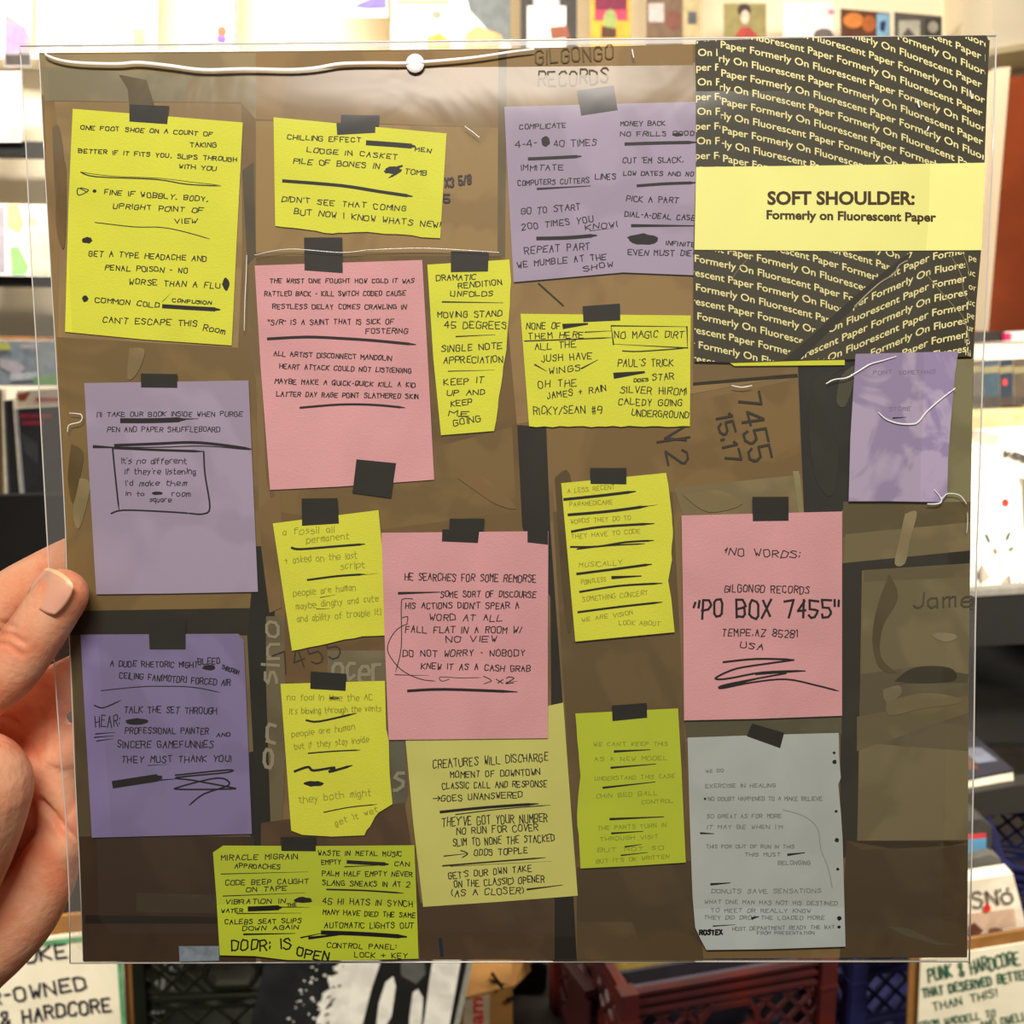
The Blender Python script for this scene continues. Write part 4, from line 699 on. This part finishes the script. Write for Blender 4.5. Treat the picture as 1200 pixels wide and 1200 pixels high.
note('lime note of two columns at the foot of the jacket, reading DOOR IS OPEN', LIM, [(262.8, 989), (370, 989.5), (486, 988.6), (489, 1060), (491, 1121), (400, 1123), (337.5, 1122.5), (300, 1118), (259, 1117), (255, 1050), (251, 997)], (240, 960, 4.615), [[(415, 88), (605, 88), (605, 165), (420, 163)]],
 [("MIRACLE MIGRAIN", 97, 212, 505, 207, 30), ("APPROACHES", 168, 254, 412, 260, 26), ("CODE BEEP CAUGHT", 118, 347, 562, 337, 28), ("ON TAPE", 232, 382, 445, 375, 26), ("VIBRATION IN", 118, 450, 438, 442, 26), ("THE", 450, 464, 500, 458, 20), ("WATER", 97, 494, 210, 494, 22), ("CALEBS SEAT SLIPS", 115, 557, 525, 550, 26), ("DOWN AGAIN", 210, 592, 510, 584, 24), ("DOOR: IS", 150, 697, 468, 692, 62, 1.9), ("OPEN", 500, 727, 672, 757, 50, 1.9), ("WASTE IN METAL MUSIC", 618, 185, 1065, 192, 28), ("EMPTY", 637, 237, 740, 234, 26), ("CAN", 1030, 244, 1108, 244, 26), ("PALM HALF EMPTY NEVER", 640, 297, 1125, 300, 28), ("SLANG SNEAKS IN AT 2", 640, 347, 1110, 357, 30), ("45 HI HATS IN SYNCH", 642, 447, 1125, 462, 34), ("MANY HAVE DIED THE SAME", 642, 504, 1140, 522, 28), ("AUTOMATIC LIGHTS OUT", 652, 577, 1130, 580, 32), ("CONTROL PANEL:", 665, 684, 1035, 692, 28), ("LOCK + KEY", 812, 737, 1095, 740, 30)],
 [([(95, 287), (562, 275)], 1.2), ([(105, 406), (545, 388)], 1.3), ([(248, 475), (330, 472), (412, 468)], 6), ([(410, 465), (570, 466)], 1.4), ([(180, 500), (525, 497)], 1.3), ([(218, 612), (490, 607)], 2.4), ([(778, 222), (880, 228), (990, 234)], 4.4), ([(760, 248), (940, 240)], 1.4), ([(665, 370), (870, 376), (1075, 390)], 2), ([(525, 630), (640, 605)], 2), ([(570, 632), (800, 605)], 3.6), ([(640, 602), (860, 610), (1088, 625)], 5)], [(480, 410, 590, 446)], w=1.1)

# ------------------------------------------------------------------ black paper insert with the yellow band
INS = .0012
T = empty('paper_insert', S((980, 424), INS), 'black paper insert printed with repeated small text over the jacket', 'paper')
DK = mat('insert_black', (70, 66, 52), .6, .1, 30); CR = mat('insert_cream', (250, 240, 172), .6)
b = MB(); slab(b, [(815, 49), (990, 45), (1154, 43), (1157, 50), (1152, 192), (1148, 294), (1142, 360), (1138, 418), (1060, 420), (950, 422), (858, 425), (813, 424), (812, 294), (815, 197)], INS - .0002, INS, DK); b.build('sheet', T)
b = MB(); slab(b, [(851, 423), (989, 420), (989, 428), (860, 429)], INS - .0006, INS - .0003, YEL); b.build('backing_sheet', T, label='yellow paper edge')
PER = 174.0
full = 'Paper Formerly On Fluorescent '
vs, fs = font_mesh(full * 4, .012)
v1, _ = font_mesh(full + 'P'); v2, _ = font_mesh('P'); wper = max(v[0] for v in v1) - max(v[0] for v in v2)
def rows(mb, specs, poly, g, cap=8.7, kx=1.0):
    """specs: (x of the first 'Paper', baseline y at x=xr)"""
    for x0, y0 in specs:
        pv = [(x0 + v[0] / wper * PER * kx, 0, v[1]) for v in vs]
        pv = [(x, y0 + g(x) - h * cap) for x, _, h in pv]
        cvv, cf = clip(pv, fs, poly)
        if cf: mb.add([S(p, INS + .00005) for p in cvv], cf, CR)
b = MB()
g1 = lambda x: .18 * (x - 843) + .00045 * max(0, x - 843) ** 2
polyT = [(841, 45), (1153, 45), (1151, 193), (846, 198)]
for k in range(-6, 9):
    y = 57.3 + 16.55 * k
    x0 = 843 + .35 * k - PER if k % 2 == 0 else 843 + .35 * k + 22 + 19 + 66.7 - PER * 2 + 0
    if k % 2: x0 = (843 + .35 * k + 16 + 19.5 + 66.7) - PER * 2
    rows(b, [(x0, y)], polyT, g1)
polyS = [(815, 50), (839, 49), (844, 120), (842, 200), (815, 200)]
for k in range(-1, 9):
    y = 67 + 17.2 * k
    x0 = (818.5 - .2 * k) - 88.5 - 0 if k % 2 == 0 else (817 - .2 * k) - 14.5
    rows(b, [(x0, y)], polyS, lambda x: 0)
polyL = [(813, 295), (1062, 295), (912, 423), (813, 424)]
g2 = lambda x: .2 * (x - 816) + .0003 * max(0, x - 816) ** 2
for k in range(-6, 7):
    y = 341 + 16.7 * k
    x0 = 816 + .8 * k - 36 - 0 if k % 2 == 0 else 852 + .3 * k
    rows(b, [(x0 - PER, y)], polyL, g2)
g3 = lambda x: (-.44 * (x - 1088) if x < 1088 else -.2 * (x - 1088))
for poly in ([(1064, 296), (1089, 296), (1089, 421), (930, 421)], [(1088, 296), (1128, 296), (1133, 360), (1133, 419), (1088, 419)]):
    for k in range(-8, 12):
        y = 306 + 16.4 * k
        x0 = 1093 - .3 * k - 36 - PER if k % 2 == 0 else 1093 - .3 * k - (174 - 66.7) - PER
        rows(b, [(x0, y + .0)], poly, g3)
for w_, x, y in (('pe', 1133, 305), ('uc', 1132, 322), ('or', 1133, 339), ('uc', 1132, 357), ('pe', 1131, 372), ('ur', 1131, 387), ('ip', 1128, 402), ('ni', 1129, 416)):
    vv, ff = font_mesh(w_); vv = [(x + v[0] * 8 * .9, y - v[1] * 8 + .3 * v[0] * 8) for v in vv]; vv, ff = clip(vv, ff, [(1129, 295), (1144, 295), (1137, 419), (1129, 419)]); b.add([S(p, INS + .00006) for p in vv], ff, CR)
b.build('printed_text', T, kind='stuff')
# folds of the insert
b = MB()
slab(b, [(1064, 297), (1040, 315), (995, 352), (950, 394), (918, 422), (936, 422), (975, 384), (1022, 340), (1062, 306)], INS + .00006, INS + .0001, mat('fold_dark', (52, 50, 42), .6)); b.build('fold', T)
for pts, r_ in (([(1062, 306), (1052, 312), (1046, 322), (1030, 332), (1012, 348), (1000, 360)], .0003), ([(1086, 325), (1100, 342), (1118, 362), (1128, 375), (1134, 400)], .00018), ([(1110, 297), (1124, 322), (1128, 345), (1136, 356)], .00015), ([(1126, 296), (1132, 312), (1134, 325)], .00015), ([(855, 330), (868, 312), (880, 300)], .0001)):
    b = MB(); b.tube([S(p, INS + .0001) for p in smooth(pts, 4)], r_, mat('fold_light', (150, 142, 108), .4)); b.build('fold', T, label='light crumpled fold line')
BD = mat('band_yellow', (255, 252, 156), .7, .02, 30)
b = MB(); slab(b, [(815, 197), (985, 195), (1152, 192), (1150, 245), (1148, 294), (980, 295), (813, 293.5)], INS + .0001, INS + .0003, BD); band = b.build('title_band', T, label='pale yellow title band')
b = MB(); IK2 = mat('title_ink', (70, 50, 20), .6)
for tx, x0, x1, y, dy, cap in (('SOFT SHOULDER:', 898, 1070, 240.5, 0, 15.5), ('Formerly on Fluorescent Paper', 897, 1095, 257.5, 3, 10.5)):
    vv, ff = font_mesh(tx, .035); mn = min(v[0] for v in vv); mx = max(v[0] for v in vv)
    b.add([S((x0 + (v[0] - mn) / (mx - mn) * (x1 - x0), y + dy * (v[0] - mn) / (mx - mn) - v[1] * cap), INS + .00036) for v in vv], ff, IK2)
b.build('title_text', band, kind='stuff')

# ------------------------------------------------------------------ the clear outer sleeve
PL = empty('plastic_sleeve', S((620, 1130)), 'clear plastic outer sleeve around the record jacket', 'sleeve')
def edge_path(pts, y):
    for (xa, ya), (xb, yb) in zip(pts, pts[1:]):
        if ya <= y <= yb: return xa + (xb - xa) * (y - ya) / (yb - ya)
    return pts[-1][0] if y > pts[-1][1] else pts[0][0]
LE = [(22, 53), (29, 170), (36, 320), (43, 430), (49, 540), (54, 630), (61, 760), (68, 860), (76, 960), (80, 1050), (81, 1130)]
RE = [(1169, 41), (1164, 200), (1158, 330), (1153, 430), (1150, 530), (1146, 640), (1144, 740), (1142, 900), (1140, 1000), (1137, 1130)]
def topy(x): return 53 - (x - 22) * 12 / 1147 if x < 1169 else 41
FILM = film_mat('clear_film', .025, .012, .25, .05, 14)
FILMB = film_mat('clear_film_back', .05, .08, .15)
for nm, off, m in (('front_film', .0018, FILM), ('back_film', -.0042, FILMB)):
    b = MB(); NX, NY = 40, 40; vsg = []
    for j in range(NY + 1):
        for i in range(NX + 1):
            v = j / NY; y0 = 53 + (1130 - 53) * v; xl = edge_path(LE, y0); xr = edge_path(RE, y0); x = xl + (xr - xl) * i / NX
            y = topy(x) + (1130 - topy(x)) * v
            ed = min(i, NX - i, j, NY - j) / 3
            vsg.append(S((x, y), (off if ed >= 1 else off * ed - .001 * (1 - ed)) + (.00012 * math.sin(x * .03 + y * .011) * math.sin(y * .023) if ed >= 1 else 0)))
    b.add(vsg, [(j * (NX + 1) + i, j * (NX + 1) + i + 1, (j + 1) * (NX + 1) + i + 1, (j + 1) * (NX + 1) + i) for j in range(NY) for i in range(NX)], m)
    b.build(nm, PL, smooth=True)
EDG = mat('film_edge', (236, 230, 222), .2, spec=.8, coat=1)
EDGT = film_mat('film_edge_clear', .25, .45, .1)
def line(name, pts, r, off=-.0008, m=EDG, label=None):
    b = MB(); b.tube([S(p, off) for p in pts], r, m); o = b.build(name, PL, smooth=True)
    if label: o['label'] = label
line('seam', LE, .00022); line('seam', RE, .00028)
line('seam', [(22, 53), (300, 50), (600, 46), (900, 43), (1169, 41)], .0003)
line('seam', [(81, 1130), (400, 1129), (800, 1128), (1137, 1128)], .0003)
line('seam', [(46, 62), (53, 200), (60, 320), (66, 420), (72, 520), (77, 620), (79, 690), (84, 800), (88, 905), (93, 1000), (98, 1126)], .00018, .0002)
b = MB(); tp = [S((x, topy(x)), -.0009) for x in range(22, 1170, 40)] ; bt = [S((x, 62 - (x - 22) * 16 / 1147), .0004) for x in range(22, 1170, 40)]
b.add(tp + bt, [(i, i + 1, len(tp) + i + 1, len(tp) + i) for i in range(len(tp) - 1)], film_mat('fold_strip', .12, .6, .25)); b.build('top_fold', PL, label='milky folded strip along the top')
b = MB(); tp = [S((x, 1124), .0003) for x in range(98, 1138, 40)]; bt = [S((x, 1129), -.0009) for x in range(98, 1138, 40)]
b.add(tp + bt, [(i, i + 1, len(tp) + i + 1, len(tp) + i) for i in range(len(tp) - 1)], film_mat('bottom_strip', .1, .16, .25)); b.build('bottom_fold', PL)
GLARE = mat('painted_glare', (255, 254, 252), .5, spec=1, coat=1)  # near-white colour stands in for lamp glare on the plastic
def glint_crease(pts, r, off=.0020):
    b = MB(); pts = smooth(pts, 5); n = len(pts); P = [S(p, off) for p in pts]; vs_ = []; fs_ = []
    for i, p in enumerate(P):                       # low rounded ridge, its glint painted white
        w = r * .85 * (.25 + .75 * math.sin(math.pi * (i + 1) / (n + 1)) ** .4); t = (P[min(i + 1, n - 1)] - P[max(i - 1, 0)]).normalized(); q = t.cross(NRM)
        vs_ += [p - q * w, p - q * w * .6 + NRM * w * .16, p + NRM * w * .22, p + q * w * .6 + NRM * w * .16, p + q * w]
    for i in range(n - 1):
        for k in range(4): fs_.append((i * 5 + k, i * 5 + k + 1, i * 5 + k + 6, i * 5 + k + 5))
    b.add(vs_, fs_, GLARE); b.build('glint_crease', PL, smooth=True, label='fold in the plastic with its glint painted white')
glint_crease([(56, 62), (58, 67), (75, 73), (100, 76), (140, 77), (165, 75.5), (200, 79), (240, 84), (290, 83), (340, 84), (370, 82), (400, 77), (440, 76), (475, 76), (520, 73), (560, 69), (600, 63), (626, 60)], .00062)
b = MB(); c0 = S((487, 76), .0016); ax = (S((500, 76)) - S((487, 76))).normalized(); ay = NRM.cross(ax).normalized()  # bump shaped and whitened to stand for the bulb's reflection
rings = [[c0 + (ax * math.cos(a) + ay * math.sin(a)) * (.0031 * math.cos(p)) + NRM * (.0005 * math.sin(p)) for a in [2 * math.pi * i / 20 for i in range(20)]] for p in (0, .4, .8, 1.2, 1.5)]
b.add([q for r in rings for q in r], [(j * 20 + i, j * 20 + (i + 1) % 20, (j + 1) * 20 + (i + 1) % 20, (j + 1) * 20 + i) for j in range(4) for i in range(20)] + [tuple(80 + i for i in range(20))], GLARE); b.build('glare_bump', PL, smooth=True, label='round white bulge painted as the reflection of a bulb')
glint_crease([(966, 450), (976, 445), (990, 443), (1003, 436), (1018, 427), (1032, 423), (1048, 418)], .00025)
glint_crease([(1027, 483), (1036, 491), (1050, 496), (1066, 497), (1074, 494), (1084, 482), (1100, 468), (1117, 455)], .0003)
glint_crease([(1092, 573), (1098, 580), (1101, 584), (1108, 578), (1122, 580), (1130, 590)], .0002)
glint_crease([(1084, 590), (1094, 590), (1100, 588), (1101, 582)], .0003)
glint_crease([(1131, 600), (1131, 612), (1130, 624)], .00012)
glint_crease([(291, 300), (290, 330), (289, 350), (288, 388)], .00014)
glint_crease([(300, 300), (340, 293), (400, 297), (430, 294)], .0001); glint_crease([(430, 294), (500, 292), (585, 297)], .0001)
glint_crease([(545, 150), (555, 157), (562, 163)], .00012)
glint_crease([(1072, 120), (1075, 128)], .0003); glint_crease([(1086, 150), (1084, 155)], .00025); glint_crease([(1134, 108), (1136, 118)], .00025)
glint_crease([(856, 452), (868, 454), (880, 452)], .0002); glint_crease([(740, 60), (742, 70)], .0002)
glint_crease([(84, 484), (98, 486), (97, 494), (84, 498), (82, 506)], .00018)

# ------------------------------------------------------------------ the hand
SKIN = mat('skin', (252, 186, 146), .5, 0, 55, spec=.3, rgb2=(242, 152, 114), bump=.35, bscale=420, sss=.12, detail=5)
NAIL = mat('nail', (238, 176, 146), .28, .04, 80, spec=.5, coat=.4)
NTIP = mat('nail_tip', (250, 214, 160), .35)
def loft(mb, chain, m, n=20, sub=4):
    """tapered limb through (px, py, depth, radius in mm[, flatten])"""
    pts = [H(c[0], c[1], c[2]) for c in chain]; rr = [c[3] / 1000 for c in chain]
    P, Q = [], []
    for i in range(len(pts) - 1):
        p0 = pts[max(i - 1, 0)]; p1 = pts[i]; p2 = pts[i + 1]; p3 = pts[min(i + 2, len(pts) - 1)]
        for j in range(sub):
            t = j / sub
            P.append(.5 * ((2 * p1) + (p2 - p0) * t + (2 * p0 - 5 * p1 + 4 * p2 - p3) * t * t + (3 * p1 - p0 - 3 * p2 + p3) * t ** 3)); Q.append(rr[i] + (rr[i + 1] - rr[i]) * t)
    P.append(pts[-1]); Q.append(rr[-1])
    def cap(c, d, r, sgn):
        out = []
        for k in range(1, 5):
            a = k * math.pi / 10; out.append((c + d * (r * math.sin(a) * sgn), r * math.cos(a)))
        return out
    d0 = (P[1] - P[0]).normalized(); d1 = (P[-1] - P[-2]).normalized()
    seq = list(reversed(cap(P[0], d0, Q[0], -1))) + list(zip(P, Q)) + cap(P[-1], d1, Q[-1], 1)
    rings = []; ref = Vector((.13, .2, .97))
    for i, (c, r) in enumerate(seq):
        t = (seq[min(i + 1, len(seq) - 1)][0] - seq[max(i - 1, 0)][0]).normalized(); u = (ref - t * ref.dot(t)).normalized(); v = t.cross(u)
        rings.append([c + (u * math.cos(a) + v * math.sin(a)) * r for a in [2 * math.pi * k / n for k in range(n)]])
    vs_ = [q for r in rings for q in r]; fs_ = []
    for i in range(len(rings) - 1):
        for k in range(n): l = (k + 1) % n; fs_.append((i * n + k, i * n + l, (i + 1) * n + l, (i + 1) * n + k))
    fs_.append(tuple(reversed(range(n)))); fs_.append(tuple((len(rings) - 1) * n + k for k in range(n)))
    mb.add(vs_, fs_, m)
hb = MB()
THUMB = [(72, 697, .3545, 9.0), (58, 718, .3545, 9.4), (40, 745, .355, 9.6), (8, 785, .356, 10.6), (-40, 822, .356, 11), (-95, 865, .356, 13), (-130, 930, .362, 18)]
loft(hb, THUMB, SKIN)
loft(hb, [(128, 642, .384, 7.4), (96, 652, .385, 8.6), (50, 676, .387, 9.3), (2, 708, .387, 10.2), (-60, 770, .387, 11), (-130, 860, .384, 13)], SKIN)          # index
loft(hb, [(140, 772, .387, 7.6), (100, 790, .3885, 8.8), (50, 818, .390, 10.0), (-10, 850, .392, 11.5), (-90, 900, .392, 14)], SKIN)                        # middle
loft(hb, [(132, 858, .388, 7.6), (100, 872, .3885, 8.8), (55, 892, .390, 11.0), (0, 925, .394, 13.5), (-80, 960, .396, 17)], SKIN)                        # ring
loft(hb, [(120, 955, .387, 6.8), (95, 972, .3875, 7.8), (66, 995, .386, 9.6), (46, 1035, .388, 12.6), (5, 1082, .39, 16.5), (-60, 1120, .39, 23), (-150, 1190, .39, 29), (-260, 1290, .385, 30), (-430, 1470, .36, 32), (-640, 1660, .33, 36)], SKIN)   # little finger side
loft(hb, [(30, 845, .391, 9.5), (50, 852, .3895, 8.6), (63, 885, .3885, 8.4), (69, 930, .3885, 8.2), (70, 975, .3885, 8.2), (62, 1010, .3885, 9)], SKIN)   # edge of the palm seen beside the jacket
loft(hb, [(36, 950, .398, 12), (-10, 970, .40, 18), (-80, 1000, .398, 24), (-150, 1080, .394, 28)], SKIN)   # palm
loft(hb, [(-110, 850, .372, 16), (-150, 960, .378, 22), (-190, 1090, .384, 26), (-230, 1200, .386, 28)], SKIN)
loft(hb, [(-36, 925, .356, 20.5), (-75, 1010, .361, 23), (-140, 1100, .375, 26)], SKIN)   # ball of the thumb
hand = hb.build('hand')
for md, kw in (('REMESH', dict(mode='VOXEL', voxel_size=.0009)), ('SMOOTH', dict(factor=.6, iterations=14))):
    q = hand.modifiers.new(md, md)
    for k_, v_ in kw.items(): setattr(q, k_, v_)
dg = bpy.context.evaluated_depsgraph_get(); me = bpy.data.meshes.new_from_object(hand.evaluated_get(dg)); hand.modifiers.clear(); hand.data = me
if not me.materials: me.materials.append(SKIN)
me.polygons.foreach_set('use_smooth', [True] * len(me.polygons))
# creases pressed into the skin along pixel paths
def press(paths):
    cam_dirs = []
    base = hand.location
    segs = [(Vector(a), Vector(b_), w_, dep) for pts, w_, dep in paths for a, b_ in zip(pts, pts[1:])]
    co = [v.co for v in me.vertices]; no = [v.normal.copy() for v in me.vertices]; new = []
    for c, n in zip(co, no):
        p = base + c - CAM; z = p.dot(FW); X = 600 + p.dot(RT) / z * FPX; Yp = 600 - p.dot(UP) / z * FPX; q = Vector((X, Yp)); s = 0
        if n.dot(p) < 0:
            for a, b_, w_, dep in segs:
                ab = b_ - a; t = max(0, min(1, (q - a).dot(ab) / ab.length_squared)); dd = (q - a - ab * t).length
                if dd < w_ * 2.5: s = max(s, dep * math.exp(-(dd / w_) ** 2))
        new.append(c - n * s)
    for v, c in zip(me.vertices, new): v.co = c
press([([(-5, 742), (12, 744), (30, 755)], 3.2, .0008), ([(-5, 753), (10, 756), (26, 768)], 3, .0007), ([(-5, 730), (8, 731), (18, 736)], 3, .0006), ([(46, 940), (62, 955), (80, 976), (95, 996)], 4.5, .0026), ([(-5, 840), (8, 842), (18, 848)], 3.5, .0012), ([(52, 806), (66, 812), (78, 828)], 3, .0006), ([(40, 820), (52, 845), (50, 870)], 4, .0005), ([(60, 900), (75, 905), (88, 902)], 4, .0006)])
me.update()
tag(hand, 'bare left hand pinching the record sleeve between thumb and fingers', 'hand')
# thumb nail
A2 = Vector((72, 697)); B2 = Vector((40, 745)); ax2 = (A2 - B2).normalized(); pr2 = Vector((-ax2.y, ax2.x))
if pr2.x > 0: pr2 = -pr2
def nail(mb, r0, m, lift, tip=False):
    C2 = Vector((59.5, 693)); N = 14; vv = []
    for i in range(N + 1):
        for j in range(N + 1):
            a = -1 + 2 * i / N; c = -1 + 2 * j / N
            u = a * math.sqrt(1 - .36 * c * c); v = c * math.sqrt(1 - .30 * a * a)        # rounded plate
            if tip: u = (.80 + .2 * (i / N)) * math.sqrt(1 - .36 * c * c); v = c * math.sqrt(1 - .30 * (.8 + .2 * i / N) ** 2)
            p = C2 + ax2 * (25 * u) + pr2 * (23 * v)
            dperp = (p - A2).dot(pr2); al = (p - A2).dot(ax2); mpp = .3545 / FPX; r = .0094
            dist = math.hypot(dperp, max(0, al) * .8) * mpp
            z = .3545 - math.sqrt(max(r * r - dist * dist, (r * .2) ** 2)) - lift
            vv.append(H(p.x, p.y, z))
    f = [(i * (N + 1) + j, i * (N + 1) + j + 1, (i + 1) * (N + 1) + j + 1, (i + 1) * (N + 1) + j) for i in range(N) for j in range(N)]
    mb.add(vv, f, m)
b = MB(); nail(b, -1, NAIL, .00022); nail(b, .82, NTIP, .0003, True); nl = b.build('thumbnail', hand, smooth=True, label='pale pink thumbnail')
sd = nl.modifiers.new('t', 'SOLIDIFY'); sd.thickness = .0004; sd.offset = 0
